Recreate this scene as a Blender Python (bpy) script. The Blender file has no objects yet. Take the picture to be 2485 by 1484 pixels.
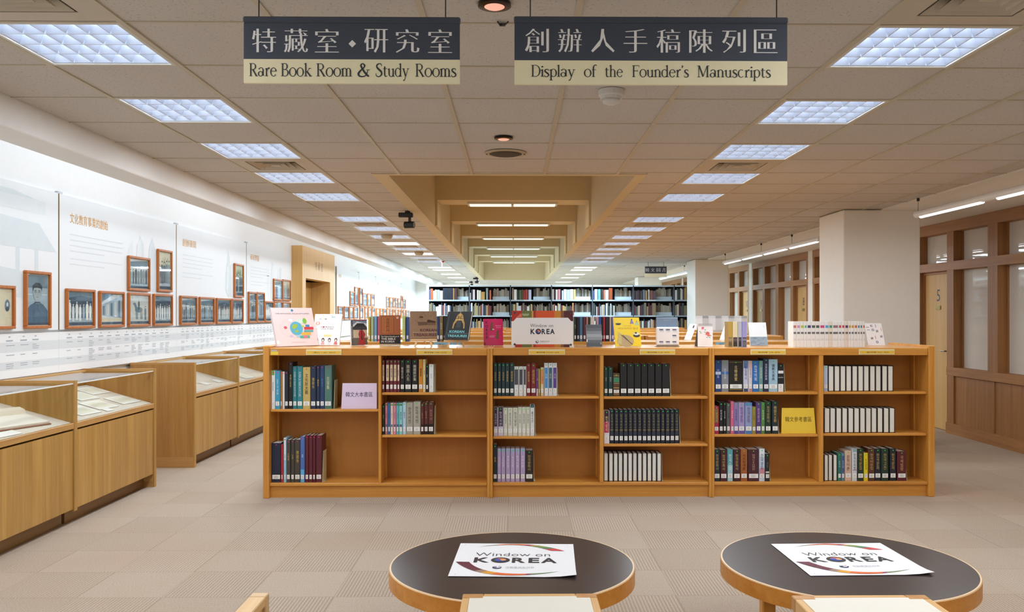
import bpy, math, random
from mathutils import Matrix, Vector
random.seed(11)
sc = bpy.context.scene
COL = sc.collection
# ------------------------------------------------------------------ camera
F, HC, YAW = 2090.0, 1.46, math.radians(0.7)          # focal length in pixels of the 2485 px frame, eye height, heading
VX, VY = 1250.0, 762.0                                 # vanishing point of the room's long axis
PXC = VX + F * math.tan(YAW)
CY, SY = math.cos(YAW), math.sin(YAW)
cam = bpy.data.cameras.new('camera'); camo = bpy.data.objects.new('camera', cam); COL.objects.link(camo)
cam.sensor_width = 36.0; cam.lens = 36.0 * F / 2485.0
cam.shift_x = -(PXC - 1242.5) / 2485.0; cam.shift_y = (VY - 742.0) / 2485.0
cam.clip_start = 0.05; cam.clip_end = 100
camo.location = (0, 0, HC); camo.rotation_euler = (math.pi / 2, 0, -YAW)
sc.camera = camo
# ------------------------------------------------------------------ world, exposure
w = bpy.data.worlds.new('world'); sc.world = w; w.use_nodes = True
w.node_tree.nodes['Background'].inputs[0].default_value = (0.8, 0.85, 0.95, 1)
w.node_tree.nodes['Background'].inputs[1].default_value = 0.05
sc.view_settings.view_transform = 'Standard'; sc.view_settings.look = 'None'
sc.view_settings.gamma = 1.0; sc.view_settings.exposure = 0.0; sc.view_settings.use_curve_mapping = False
LAMP = 11.0          # watts of one recessed louvre lamp
COVE = 9.0          # watts of one cove batten along the exhibition wall
TUBE = 7.0          # watts of one pendant tube
COFFER = 5.0         # watts of one coffer lamp
def area(name, loc, sx, sy, power, col, rot=(0, 0, 0), spread=math.pi):
    l = bpy.data.lights.new(name, 'AREA'); l.shape = 'RECTANGLE'; l.size = sx; l.size_y = sy
    l.energy = power; l.color = col; l.spread = spread
    o = bpy.data.objects.new(name, l); COL.objects.link(o); o.location = loc; o.rotation_euler = rot
    return o
def at(px, py=762.0, X=None, Y=None, Z=None):
    """The point of the room on the plane X=, Y= or Z= that the photo shows at (px, py)."""
    cx = (px - PXC) / F; d = (cx * CY + SY, -cx * SY + CY, -(py - VY) / F)
    t = Y / d[1] if Y is not None else (X / d[0] if X is not None else (Z - HC) / d[2])
    return (d[0] * t, d[1] * t, HC + d[2] * t)
# ------------------------------------------------------------------ materials
def lin(h):
    h = h.lstrip('#'); o = []
    for i in (0, 2, 4):
        c = int(h[i:i + 2], 16) / 255.0
        o.append(c / 12.92 if c <= 0.04045 else ((c + 0.055) / 1.055) ** 2.4)
    return (*o, 1.0)
MC = {}
def base(name):
    m = bpy.data.materials.new(name); m.use_nodes = True
    return m, m.node_tree, m.node_tree.nodes['Principled BSDF']
def nd(t, kind, ins=None, **props):
    n = t.nodes.new(kind)
    for k, v in props.items(): setattr(n, k, v)
    for k, v in (ins or {}).items():
        if hasattr(v, 'is_linked'): t.links.new(v, n.inputs[k])
        else: n.inputs[k].default_value = v
    return n
def mth(t, op, a, b=0.0):
    return nd(t, 'ShaderNodeMath', {0: a, 1: b}, operation=op).outputs[0]
def mixc(t, f, a, b):
    n = nd(t, 'ShaderNodeMix', data_type='RGBA')
    for k, v in ((0, f), (6, a), (7, b)):
        if hasattr(v, 'is_linked'): t.links.new(v, n.inputs[k])
        else: n.inputs[k].default_value = v
    return n.outputs[2]
def P(h, rough=0.6, metal=0.0, var=0.05, coat=0.0):
    """A plain surface colour with a faint mottle."""
    k = ('P', h, rough, metal, var, coat)
    if k in MC: return MC[k]
    m, t, b = base('plain_' + h)
    c = lin(h)
    if var:
        tc = nd(t, 'ShaderNodeTexCoord'); n = nd(t, 'ShaderNodeTexNoise', {'Vector': tc.outputs['Object'], 'Scale': 14.0, 'Detail': 2.0})
        lo = tuple(x * (1 - var) for x in c[:3]) + (1,); hi = tuple(min(1, x * (1 + var)) for x in c[:3]) + (1,)
        t.links.new(mixc(t, n.outputs['Fac'], lo, hi), b.inputs['Base Color'])
    else: b.inputs['Base Color'].default_value = c
    b.inputs['Roughness'].default_value = rough; b.inputs['Metallic'].default_value = metal
    if coat: b.inputs['Coat Weight'].default_value = coat; b.inputs['Coat Roughness'].default_value = 0.08
    MC[k] = m; return m
def WOOD(ha, hb, grain='Z', rough=0.45, coat=0.0, stripe=0.0):
    """Veneer: streaks along one axis, darker pores, optional wide planks of veneer."""
    k = ('W', ha, hb, grain, rough, coat, stripe)
    if k in MC: return MC[k]
    m, t, b = base('wood_' + ha + grain)
    tc = nd(t, 'ShaderNodeTexCoord')
    s = {'X': (0.9, 26, 26), 'Y': (26, 0.9, 26), 'Z': (26, 26, 0.9)}[grain]
    mp = nd(t, 'ShaderNodeMapping', {'Vector': tc.outputs['Object'], 'Scale': s})
    n1 = nd(t, 'ShaderNodeTexNoise', {'Vector': mp.outputs[0], 'Scale': 1.0, 'Detail': 4.0, 'Distortion': 0.6})
    s2 = tuple(x * 7 for x in s); mp2 = nd(t, 'ShaderNodeMapping', {'Vector': tc.outputs['Object'], 'Scale': s2})
    n2 = nd(t, 'ShaderNodeTexNoise', {'Vector': mp2.outputs[0], 'Scale': 1.0, 'Detail': 2.0})
    f = mth(t, 'ADD', mth(t, 'MULTIPLY', n1.outputs['Fac'], 0.7), mth(t, 'MULTIPLY', n2.outputs['Fac'], 0.3))
    rp = nd(t, 'ShaderNodeMapRange', {0: f, 1: 0.36, 2: 0.64})
    c = mixc(t, rp.outputs[0], lin(ha), lin(hb))
    if stripe:
        sp = nd(t, 'ShaderNodeSeparateXYZ', {0: tc.outputs['Object']})
        a = mth(t, 'FLOOR', mth(t, 'MULTIPLY', mth(t, 'ADD', sp.outputs[1], sp.outputs[0]), 1 / stripe))
        wn = nd(t, 'ShaderNodeTexWhiteNoise', {'W': a}, noise_dimensions='1D')
        c = mixc(t, mth(t, 'MULTIPLY', wn.outputs['Value'], 0.26), c, lin('7d5524'))
    t.links.new(c, b.inputs['Base Color']); b.inputs['Roughness'].default_value = rough
    if coat: b.inputs['Coat Weight'].default_value = coat; b.inputs['Coat Roughness'].default_value = 0.12
    MC[k] = m; return m
def EMIT(h, s, sample=True):
    k = ('E', h, s, sample)
    if k in MC: return MC[k]
    m, t, b = base('glow_' + h)
    b.inputs['Base Color'].default_value = lin(h); b.inputs['Emission Color'].default_value = lin(h); b.inputs['Emission Strength'].default_value = s
    if not sample: m.cycles.emission_sampling = 'NONE'
    MC[k] = m; return m
def GLASS(tint='fdfefd', refl=0.03, film=0.0, filmc='e8e6e0', rough=0.02):
    """Pane glass: lets light straight through, mirrors at grazing angles, optional pale film."""
    k = ('G', tint, refl, film, filmc, rough)
    if k in MC: return MC[k]
    m, t, b = base('glass'); out = t.nodes['Material Output']; t.nodes.remove(b)
    tr = nd(t, 'ShaderNodeBsdfTransparent', {0: lin(tint)}); gl = nd(t, 'ShaderNodeBsdfGlossy', {'Roughness': rough})
    lw = nd(t, 'ShaderNodeLayerWeight', {'Blend': 0.5})
    fr = mth(t, 'MULTIPLY', mth(t, 'POWER', lw.outputs['Facing'], 5.0), 0.8)
    body = tr.outputs[0]
    if film:
        df = nd(t, 'ShaderNodeBsdfDiffuse', {0: lin(filmc)}); mx = nd(t, 'ShaderNodeMixShader', {0: film, 1: tr.outputs[0], 2: df.outputs[0]}); body = mx.outputs[0]
    mx2 = nd(t, 'ShaderNodeMixShader', {0: mth(t, 'ADD', fr, refl), 1: body, 2: gl.outputs[0]})
    t.links.new(mx2.outputs[0], out.inputs[0]); MC[k] = m; return m
def carpet():
    m, t, b = base('carpet_tiles'); tc = nd(t, 'ShaderNodeTexCoord'); sp = nd(t, 'ShaderNodeSeparateXYZ', {0: tc.outputs['Object']})
    T = 0.4425
    x = mth(t, 'ADD', sp.outputs[0], 0.05 + 40 * T); y = mth(t, 'ADD', sp.outputs[1], -6.677 + 40 * T)
    ix = mth(t, 'FLOOR', mth(t, 'DIVIDE', x, T)); iy = mth(t, 'FLOOR', mth(t, 'DIVIDE', y, T))
    chk = mth(t, 'MODULO', mth(t, 'ADD', ix, iy), 2.0)
    rx = mth(t, 'SINE', mth(t, 'MULTIPLY', x, 2 * math.pi / 0.0177)); ry = mth(t, 'SINE', mth(t, 'MULTIPLY', y, 2 * math.pi / 0.0138))
    rib = mth(t, 'ADD', mth(t, 'MULTIPLY', rx, chk), mth(t, 'MULTIPLY', ry, mth(t, 'SUBTRACT', 1.0, chk)))
    cell = nd(t, 'ShaderNodeCombineXYZ', {0: ix, 1: iy}); wn = nd(t, 'ShaderNodeTexWhiteNoise', {'Vector': cell.outputs[0]}, noise_dimensions='3D')
    n = nd(t, 'ShaderNodeTexNoise', {'Vector': tc.outputs['Object'], 'Scale': 170.0, 'Detail': 2.0})
    n2 = nd(t, 'ShaderNodeTexNoise', {'Vector': tc.outputs['Object'], 'Scale': 0.7, 'Detail': 2.0})
    f = mth(t, 'ADD', mth(t, 'MULTIPLY', rib, mth(t, 'ADD', 0.10, mth(t, 'MULTIPLY', chk, 0.13))), mth(t, 'MULTIPLY', mth(t, 'SUBTRACT', n.outputs['Fac'], 0.5), 1.5))
    f = mth(t, 'ADD', mth(t, 'ADD', f, 0.5), mth(t, 'MULTIPLY', mth(t, 'SUBTRACT', wn.outputs['Value'], 0.5), 0.16))
    c = mixc(t, nd(t, 'ShaderNodeClamp', {0: f}).outputs[0], lin('958371'), lin('c9bbaa'))
    c = mixc(t, mth(t, 'MULTIPLY', nd(t, 'ShaderNodeMapRange', {0: n2.outputs['Fac'], 1: 0.45, 2: 0.7}).outputs[0], 0.28), c, lin('a9886c'))
    ex = mth(t, 'LESS_THAN', mth(t, 'ABSOLUTE', mth(t, 'SUBTRACT', mth(t, 'FRACT', mth(t, 'DIVIDE', x, T)), 0.5)), 0.494)
    ey = mth(t, 'LESS_THAN', mth(t, 'ABSOLUTE', mth(t, 'SUBTRACT', mth(t, 'FRACT', mth(t, 'DIVIDE', y, T)), 0.5)), 0.494)
    c = mixc(t, mth(t, 'MULTIPLY', mth(t, 'SUBTRACT', 1.0, mth(t, 'MULTIPLY', ex, ey)), 0.3), c, lin('7d6a5c'))
    t.links.new(c, b.inputs['Base Color']); b.inputs['Roughness'].default_value = 0.95; b.inputs['Specular IOR Level'].default_value = 0.1
    bp = nd(t, 'ShaderNodeBump', {'Strength': 0.25, 'Distance': 0.004, 'Height': f}); t.links.new(bp.outputs[0], b.inputs['Normal'])
    return m
def tiles():
    m, t, b = base('mineral_tile'); tc = nd(t, 'ShaderNodeTexCoord')
    n = nd(t, 'ShaderNodeTexNoise', {'Vector': tc.outputs['Object'], 'Scale': 95.0, 'Detail': 3.0, 'Roughness': 0.65})
    f = nd(t, 'ShaderNodeMapRange', {0: n.outputs['Fac'], 1: 0.60, 2: 0.67})
    n2 = nd(t, 'ShaderNodeTexNoise', {'Vector': tc.outputs['Object'], 'Scale': 1.2, 'Detail': 2.0})
    c0 = mixc(t, n2.outputs['Fac'], lin('c6c1bb'), lin('d1ccc5'))
    t.links.new(mixc(t, mth(t, 'MULTIPLY', f.outputs[0], 0.6), c0, lin('6c655f')), b.inputs['Base Color']); b.inputs['Roughness'].default_value = 0.9
    return m
# ------------------------------------------------------------------ mesh helpers
ORG = {}
def tag(o, label=None, cat=None, group=None, kind=None):
    for k, v in (('label', label), ('category', cat), ('group', group), ('kind', kind)):
        if v: o[k] = v
    return o
def thing(name, label, cat, loc, group=None, kind=None):
    o = bpy.data.objects.new(name, None); COL.objects.link(o); o.location = loc; o.empty_display_size = 0.05
    ORG[o.name] = Vector(loc); return tag(o, label, cat, group, kind)
class MB:
    def __init__(s, T=None): s.v = []; s.f = []; s.mi = []; s.ms = []; s.T = T
    def slot(s, m):
        if m not in s.ms: s.ms.append(m)
        return s.ms.index(m)
    def add(s, vs, fs, m, T=None):
        n = len(s.v); T = T or s.T
        s.v += [(T @ Vector(p)) if T else Vector(p) for p in vs]
        k = s.slot(m)
        for f in fs: s.f.append([i + n for i in f]); s.mi.append(k)
        return s
    def box(s, x0, x1, y0, y1, z0, z1, m, T=None):
        v = [(x, y, z) for z in (z0, z1) for y in (y0, y1) for x in (x0, x1)]
        return s.add(v, [(0, 2, 3, 1), (4, 5, 7, 6), (0, 1, 5, 4), (2, 6, 7, 3), (0, 4, 6, 2), (1, 3, 7, 5)], m, T)
    def rbox(s, x0, x1, y0, y1, z0, z1, m, r=0.004, T=None):
        """A box with its edges taken off."""
        v = []; dx, dy, dz = (x0 + r, x1 - r), (y0 + r, y1 - r), (z0 + r, z1 - r)
        f = []
        def quad(*q): n = len(v); v.extend(q); f.append(tuple(range(n, n + len(q))))
        X, Y, Z = (x0, x1), (y0, y1), (z0, z1)
        for i in (0, 1):
            quad(*[(X[i], a, b) for a, b in ((dy[0], dz[0]), (dy[1], dz[0]), (dy[1], dz[1]), (dy[0], dz[1]))][::1 if i else -1])
            quad(*[(a, Y[i], b) for a, b in ((dx[0], dz[0]), (dx[1], dz[0]), (dx[1], dz[1]), (dx[0], dz[1]))][::-1 if i else 1])
            quad(*[(a, b, Z[i]) for a, b in ((dx[0], dy[0]), (dx[1], dy[0]), (dx[1], dy[1]), (dx[0], dy[1]))][::1 if i else -1])
            for j in (0, 1):
                quad((X[i], dy[j], dz[0]), (X[i], dy[j], dz[1]), (dx[i], Y[j], dz[1]), (dx[i], Y[j], dz[0]))
                quad((X[i], dy[0], dz[j]), (X[i], dy[1], dz[j]), (dx[i], dy[1], Z[j]), (dx[i], dy[0], Z[j]))
                quad((dx[0], Y[i], dz[j]), (dx[1], Y[i], dz[j]), (dx[1], dy[i], Z[j]), (dx[0], dy[i], Z[j]))
                for k in (0, 1): quad((X[i], dy[j], dz[k]), (dx[i], Y[j], dz[k]), (dx[i], dy[j], Z[k]))
        return s.add(v, f, m, T)
    def prism(s, prof, ax, a, b, m, T=None):
        """A closed profile pushed along axis 'x', 'y' or 'z' from a to b."""
        n = len(prof)
        def p(u, v, c): return (c, u, v) if ax == 'x' else ((u, c, v) if ax == 'y' else (u, v, c))
        v = [p(u, w_, a) for u, w_ in prof] + [p(u, w_, b) for u, w_ in prof]
        f = [tuple(range(n))[::-1], tuple(range(n, 2 * n))] + [(i, (i + 1) % n, n + (i + 1) % n, n + i) for i in range(n)]
        return s.add(v, f, m, T)
    def lathe(s, prof, c, m, n=24, T=None):
        """Profile of (radius, height) turned about the vertical through c."""
        v = []; f = []; k = len(prof)
        for i in range(n):
            a = 2 * math.pi * i / n
            v += [(c[0] + r * math.cos(a), c[1] + r * math.sin(a), c[2] + h) for r, h in prof]
        for i in range(n):
            j = (i + 1) % n
            f += [(i * k + q, j * k + q, j * k + q + 1, i * k + q + 1) for q in range(k - 1)]
        if prof[0][0] > 1e-6: f.append(tuple(i * k for i in range(n))[::-1])
        if prof[-1][0] > 1e-6: f.append(tuple(i * k + k - 1 for i in range(n)))
        return s.add(v, f, m, T)
    def tube(s, pts, r, m, n=8, T=None):
        v = []; f = []; pts = [Vector(p) for p in pts]
        for i, p in enumerate(pts):
            d = (pts[min(i + 1, len(pts) - 1)] - pts[max(i - 1, 0)]).normalized()
            u = d.cross(Vector((0, 0, 1)) if abs(d.z) < 0.9 else Vector((1, 0, 0))).normalized(); q = d.cross(u)
            v += [p + u * r * math.cos(2 * math.pi * k / n) + q * r * math.sin(2 * math.pi * k / n) for k in range(n)]
        for i in range(len(pts) - 1):
            f += [(i * n + k, i * n + (k + 1) % n, (i + 1) * n + (k + 1) % n, (i + 1) * n + k) for k in range(n)]
        f += [tuple(range(n))[::-1], tuple(range((len(pts) - 1) * n, len(pts) * n))]
        return s.add(v, f, m, T)
    def obj(s, name, parent=None, o=None, smooth=False):
        if parent is not None: org = ORG[parent.name]
        elif o is not None: org = Vector(o)
        else:
            xs = [p[0] for p in s.v]; ys = [p[1] for p in s.v]; zs = [p[2] for p in s.v]
            org = Vector(((min(xs) + max(xs)) / 2, (min(ys) + max(ys)) / 2, min(zs)))
        me = bpy.data.meshes.new(name); me.from_pydata([tuple(p - org) for p in s.v], [], s.f)
        for m in s.ms: me.materials.append(m)
        me.polygons.foreach_set('material_index', s.mi)
        if smooth: me.polygons.foreach_set('use_smooth', [True] * len(s.f))
        ob = bpy.data.objects.new(name, me); COL.objects.link(ob)
        if parent is not None: ob.parent = parent
        else: ob.location = org
        ORG[ob.name] = org; return ob
# ------------------------------------------------------------------ lettering
TX = {}
def glyphs(s, ming=0.0, bold=0.0, ls=1.0):
    k = (s, ming, bold, ls)
    if k in TX: return TX[k]
    c = bpy.data.curves.new('t', 'FONT'); c.body = s; c.align_x = 'CENTER'; c.size = 1.0; c.resolution_u = 2; c.space_line = ls; c.offset = bold
    o = bpy.data.objects.new('t', c); me = bpy.data.meshes.new_from_object(o)
    v = [[p.co.x, p.co.y] for p in me.vertices]; f = [tuple(p.vertices) for p in me.polygons]
    if ming:                                             # thin the horizontal strokes, keep the upright ones
        ed = {}
        for p in f:
            for i in range(len(p)):
                a, b = p[i], p[(i + 1) % len(p)]; e = (min(a, b), max(a, b)); ed.setdefault(e, []).append((a, b))
        acc = {}
        for e, l in ed.items():
            if len(l) == 1:
                a, b = l[0]; dx, dy = v[b][0] - v[a][0], v[b][1] - v[a][1]; L = math.hypot(dx, dy)
                if L > 1e-5:
                    ny = -dx / L
                    for q in (a, b): acc.setdefault(q, []).append((dy / L, ny))
        for q, l in acc.items():
            ny = max((n_[1] for n_ in l), key=abs); nx = max((n_[0] for n_ in l), key=abs)
            if abs(ny) > 0.3: v[q][1] -= ny * ming
            if abs(nx) > 0.3: v[q][0] += nx * ming * 0.6
    bpy.data.objects.remove(o); bpy.data.curves.remove(c); bpy.data.meshes.remove(me)
    xs = [p[0] for p in v] or [0, 1]; ys = [p[1] for p in v] or [0, 1]
    TX[k] = (v, f, (min(xs), max(xs), min(ys), max(ys))); return TX[k]
class FR:
    """A flat drawing frame in space: origin, u to the right, v up, n out of the face. Marks sit in thin layers on it."""
    def __init__(s, O, u, v, n): s.O, s.u, s.v, s.n = Vector(O), Vector(u), Vector(v), Vector(n)
    K = 0
    def p(s, a, b, c=0.0): return s.O + s.u * a + s.v * b + s.n * c
    def poly(s, mb, pts, m, L=1):
        FR.K = (FR.K + 1) % 9; mb.add([s.p(a, b, 0.0005 * L + 0.00004 * FR.K) for a, b in pts], [tuple(range(len(pts)))], m)
        return s
    def rect(s, mb, a0, b0, a1, b1, m, L=1): return s.poly(mb, [(a0, b0), (a1, b0), (a1, b1), (a0, b1)], m, L)
    def ell(s, mb, a, b, ra, rb, m, L=1, n=20, t0=0.0, t1=360.0):
        full = abs(t1 - t0) >= 360
        q = [(a + ra * math.cos(math.radians(t0 + (t1 - t0) * i / n)), b + rb * math.sin(math.radians(t0 + (t1 - t0) * i / n))) for i in range(n if full else n + 1)]
        return s.poly(mb, q, m, L)
    def line(s, mb, pts, wd, m, L=1):
        for (a, b), (c, d) in zip(pts, pts[1:]):
            l = math.hypot(c - a, d - b) or 1; x, y = -(d - b) / l * wd / 2, (c - a) / l * wd / 2
            s.poly(mb, [(a - x, b - y), (c - x, d - y), (c + x, d + y), (a + x, b + y)], m, L)
        return s
    def text(s, mb, txt, a, b, m, w=None, h=None, L=2, rot=False, **kw):
        """Lettering centred on (a, b), fitted to width w and/or height h; rot turns it to read downwards."""
        v, f, (x0, x1, y0, y1) = glyphs(txt, **kw)
        if not f: return s
        sx = (w / (x1 - x0)) if w else None; sy = (h / (y1 - y0)) if h else None
        sx, sy = sx or sy, sy or sx; cx, cy = (x0 + x1) / 2, (y0 + y1) / 2
        if rot: q = [s.p(a + (y - cy) * sy, b - (x - cx) * sx, 0.0005 * L) for x, y in v]
        else: q = [s.p(a + (x - cx) * sx, b + (y - cy) * sy, 0.0005 * L) for x, y in v]
        mb.add(q, f, m); return s
def front(x, y, z): return FR((x, y, z), (1, 0, 0), (0, 0, 1), (0, -1, 0))      # a face looking back down the room
def ordw(i): return ('first second third fourth fifth sixth seventh eighth ninth tenth eleventh twelfth thirteenth fourteenth fifteenth sixteenth seventeenth eighteenth nineteenth twentieth twenty-first twenty-second twenty-third twenty-fourth').split()[i]
# ------------------------------------------------------------------ palette
CEIL = HC + 1.156
M_TILE, M_TBAR = tiles(), P('c3b9a4', 0.5)
M_CREAM, M_WHITE = P('f0ede5', 0.8, var=0.02), P('f3f4f4', 0.8, var=0.02)
M_COFF, M_DARK = P('d6c8a6', 0.8, var=0.03), P('1c1c1e', 0.5)
M_CASE_Z, M_CASE_X, M_CASE_Y = WOOD('cba05a', 'b3863f', 'Z', stripe=0.11), WOOD('c99c5c', 'b58346', 'X'), WOOD('c99c5c', 'b58346', 'Y')
M_CASEEND = WOOD('c08e4c', 'a97838', 'Z')
M_OAK_X, M_OAK_Y, M_OAK_Z = WOOD('dc9e48', 'ca8633', 'X', 0.38), WOOD('dc9e48', 'ca8633', 'Y', 0.38), WOOD('dc9e48', 'ca8633', 'Z', 0.38)
M_WW_Z, M_WW_Y = WOOD('a97845', '94653a', 'Z', 0.5), WOOD('b07e4a', '9b6b3e', 'Y', 0.5)
M_DOOR = WOOD('d8b377', 'cba264', 'Z', 0.5)
M_GLASS, M_PANE = GLASS(), GLASS('e9ebe8', 0.06, 0.82, 'f4f1ea')
def struct(mb, name, o=(0, 0, 0), label=None):
    return tag(mb.obj(name, o=o), label, None, None, 'structure')
# ------------------------------------------------------------------ floor and shell
struct(MB().box(-4.6, 8.0, -2.6, 32.6, -0.2, 0.0, carpet()), 'floor')
struct(MB().box(-4.6, 8.0, 32.2, 32.4, 0, 3.6, M_CREAM), 'wall_back')
struct(MB().box(-4.6, 8.0, -2.7, -2.5, 0, 3.6, M_CREAM), 'wall_front')
PY0, PY1, OY0, OY1, OZ = 14.3, 16.84, 14.53, 16.43, 2.067
wl = MB(); wl.box(-3.9, -3.7, -2.5, 14.4, 0, 3.0, M_WHITE); wl.box(-3.9, -3.7, 16.6, 32.2, 0, 3.0, M_WHITE); wl.box(-3.9, -3.7, 14.4, 16.6, OZ, 3.0, M_WHITE)
struct(wl, 'wall_left')
struct(MB().rbox(-2.93, -2.69, -2.5, 32.2, 2.45, 2.76, M_WHITE, 0.006), 'trim_1', label='long cream bulkhead hiding the wall lights')
struct(MB().box(-3.9, -2.7, -2.5, 32.2, 3.0, 3.1, M_WHITE), 'ceiling_cove')
# ------------------------------------------------------------------ tiled ceiling with the coffer opening
XL = [-2.69] + [-0.358 + 0.6 * k for k in range(-3, 8)]
XL = [x for x in XL if x < 4.04] + [4.04]
YL = [3.43 + 0.6 * k for k in range(-10, 11)] + [9.6 + 0.6 * k for k in range(0, 39)]
CX0, CX1, CYF, CYB = -1.18, 1.09, 7.10, 29.1
LAMP_COL = {'left': -2.158, 'right': 1.442}
LROW = [3.43 + 0.6 * k for k in (-8, -6, -4, -2, 0, 2, 4, 6, 8)] + [9.6 + 0.6 * j for j in (1, 3, 5, 7, 9, 11, 13, 15, 19, 21, 25, 29, 35)]
VROW = [3.43 + 0.6 * k for k in (-1, 5)] + [9.6 + 0.6 * j for j in (2, 8, 14)]
taken = {(round(c, 2), round(y, 2)) for c in LAMP_COL.values() for y in LROW + VROW}
ce = MB(); tb = MB()
def cut(x0, x1, y0, y1):
    """The rectangle less the coffer opening."""
    if x1 <= CX0 or x0 >= CX1 or y1 <= CYF or y0 >= CYB: return [(x0, x1, y0, y1)]
    o = []
    if x0 < CX0: o.append((x0, CX0, y0, y1)); x0 = CX0
    if x1 > CX1: o.append((CX1, x1, y0, y1)); x1 = CX1
    if y0 < CYF: o.append((x0, x1, y0, CYF))
    if y1 > CYB: o.append((x0, x1, CYB, y1))
    return o
for x0, x1 in zip(XL, XL[1:]):
    for y0, y1 in zip(YL, YL[1:]):
        if (round(x0, 2), round(y0, 2)) in taken: continue
        for a, b, c, d in cut(x0, x1, y0, y1):
            g = 0.005; s = [random.uniform(0, 0.005) for _ in range(2)]
            if b - a < 0.03 or d - c < 0.03: continue
            z = CEIL + 0.002
            v = [(a + g, c + g, z + s[0]), (b - g, c + g, z + s[1]), (b - g, d - g, z + s[0] * 0.4), (a + g, d - g, z + s[1] * 0.4)]
            v += [(p[0], p[1], CEIL + 0.018) for p in v]
            ce.add(v, [(0, 1, 2, 3), (4, 7, 6, 5), (0, 4, 5, 1), (1, 5, 6, 2), (2, 6, 7, 3), (3, 7, 4, 0)], M_TILE)
ce.box(-2.7, CX0 - 0.001, -2.5, 32.2, CEIL + 0.2, CEIL + 0.26, M_DARK); ce.box(CX1 + 0.001, 4.2, -2.5, 32.2, CEIL + 0.2, CEIL + 0.26, M_DARK)
ce.box(CX0, CX1, -2.5, CYF - 0.06, CEIL + 0.2, CEIL + 0.26, M_DARK); ce.box(CX0, CX1, CYB + 0.06, 32.2, CEIL + 0.2, CEIL + 0.26, M_DARK)
struct(ce, 'ceiling')
for x in XL[1:-1]:
    for a, b, c, d in cut(x - 0.013, x + 0.013, YL[0], YL[-1]): tb.box(a, b, c, d, CEIL - 0.003, CEIL + 0.012, M_TBAR)
for y in YL:
    for a, b, c, d in cut(XL[0], XL[-1], y - 0.006, y + 0.006): tb.box(a, b, c, d, CEIL - 0.001, CEIL + 0.010, M_TBAR)
struct(tb, 'trim_2', label='metal grid bars of the suspended ceiling')
struct(MB().box(4.04, 8.0, -2.5, 32.2, CEIL - 0.012, CEIL + 0.1, M_CREAM), 'ceiling_soffit')
# coffer: side walls, end walls, lid, portal beams
co = MB()
co.box(CX0, CX0 + 0.13, CYF, CYB, CEIL - 0.004, 3.62, M_COFF); co.box(CX1 - 0.09, CX1, CYF, CYB, CEIL - 0.004, 3.62, M_COFF)
co.box(CX0 + 0.13, CX1 - 0.09, CYF, CYF + 0.07, CEIL - 0.004, 3.62, M_COFF); co.box(CX0 + 0.13, CX1 - 0.09, CYB - 0.1, CYB, CEIL - 0.004, 3.62, M_COFF)
co.box(CX0, CX1, CYF, CYB, 3.62, 3.7, M_COFF)
struct(co, 'ceiling_coffer')
BEAMS = [11.32 + 2.6 * k for k in range(6)]
for y in BEAMS:
    b = MB(); b.box(CX0 + 0.13, CX1 - 0.09, y, y + 0.5, HC + 1.5, 3.62, M_COFF)
    b.box(CX0 + 0.13, -1.02, y, y + 0.5, CEIL + 0.01, HC + 1.5, M_COFF); b.box(0.97, CX1 - 0.09, y, y + 0.5, CEIL + 0.01, HC + 1.5, M_COFF)
    struct(b, 'ceiling_beam')
# ------------------------------------------------------------------ pillars
for x0, x1, y0, y1 in ((3.617, 4.472, 9.45, 10.2), (3.77, 4.476, 18.0, 18.85), (3.77, 4.476, 26.4, 27.1)):
    struct(MB().rbox(x0, x1, y0, y1, 0, CEIL - 0.004, M_CREAM, 0.01), 'pillar')
# ------------------------------------------------------------------ right wall: panelled study rooms
CEN = [1.63 + 3.96 * k for k in range(-1, 8)]
wn = dn = 0
rw = MB(); M_RCREAM = P('cfc9bd', 0.8)
rw.box(7.6, 7.8, -2.5, 32.2, 0, 2.7, P('d8d2c6', 0.8))
for c in CEN:
    rw.box(5.33, 5.47, c + 1.86, c + 2.10, 0, CEIL - 0.012, M_CREAM); rw.box(5.47, 7.6, c + 1.93, c + 2.03, 0, CEIL - 0.012, M_RCREAM)
    # header, transom, sill, panelling
    rw.box(5.326, 5.46, c - 1.859, c + 1.859, 2.471, CEIL - 0.013, M_WW_Y); rw.box(5.326, 5.46, c - 1.859, c + 1.859, 2.001, 2.106, M_WW_Y)
    rw.box(5.324, 5.46, c - 1.021, c + 1.021, 0.713, 0.813, M_WW_Y)
    rw.box(5.352, 5.42, c - 1.02, c + 1.02, 0.131, 0.713, M_WW_Z); rw.box(5.334, 5.45, c - 1.018, c - 0.985, 0.131, 0.713, M_WW_Z); rw.box(5.334, 5.45, c + 0.985, c + 1.018, 0.131, 0.713, M_WW_Z)
    rw.box(5.34, 5.44, c - 0.014, c + 0.014, 0.131, 0.713, M_WW_Z)
    for s in (-1, 1):
        a, b = sorted((c + s * 0.86, c + s * 1.02)); rw.box(5.33, 5.5, a, b, 0.0, 2.47, M_WW_Z)
        a, b = sorted((c + s * 1.76, c + s * 1.86)); rw.box(5.329, 5.5, a, b, 0, 2.47, M_WW_Z)
    rw.box(5.33, 5.5, c - 0.1, c + 0.1, 0.813, 2.47, M_WW_Z)
struct(rw, 'wall_right')
bb = MB()
for c in CEN: bb.box(5.315, 5.42, c - 1.02, c + 1.02, 0, 0.131, M_WW_Y)
struct(bb, 'baseboard_right')
NUM = {9.55: ('5', '4'), 17.47: ('9', '8'), 13.51: ('7', '6'), 21.43: ('11', '10')}
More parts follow.
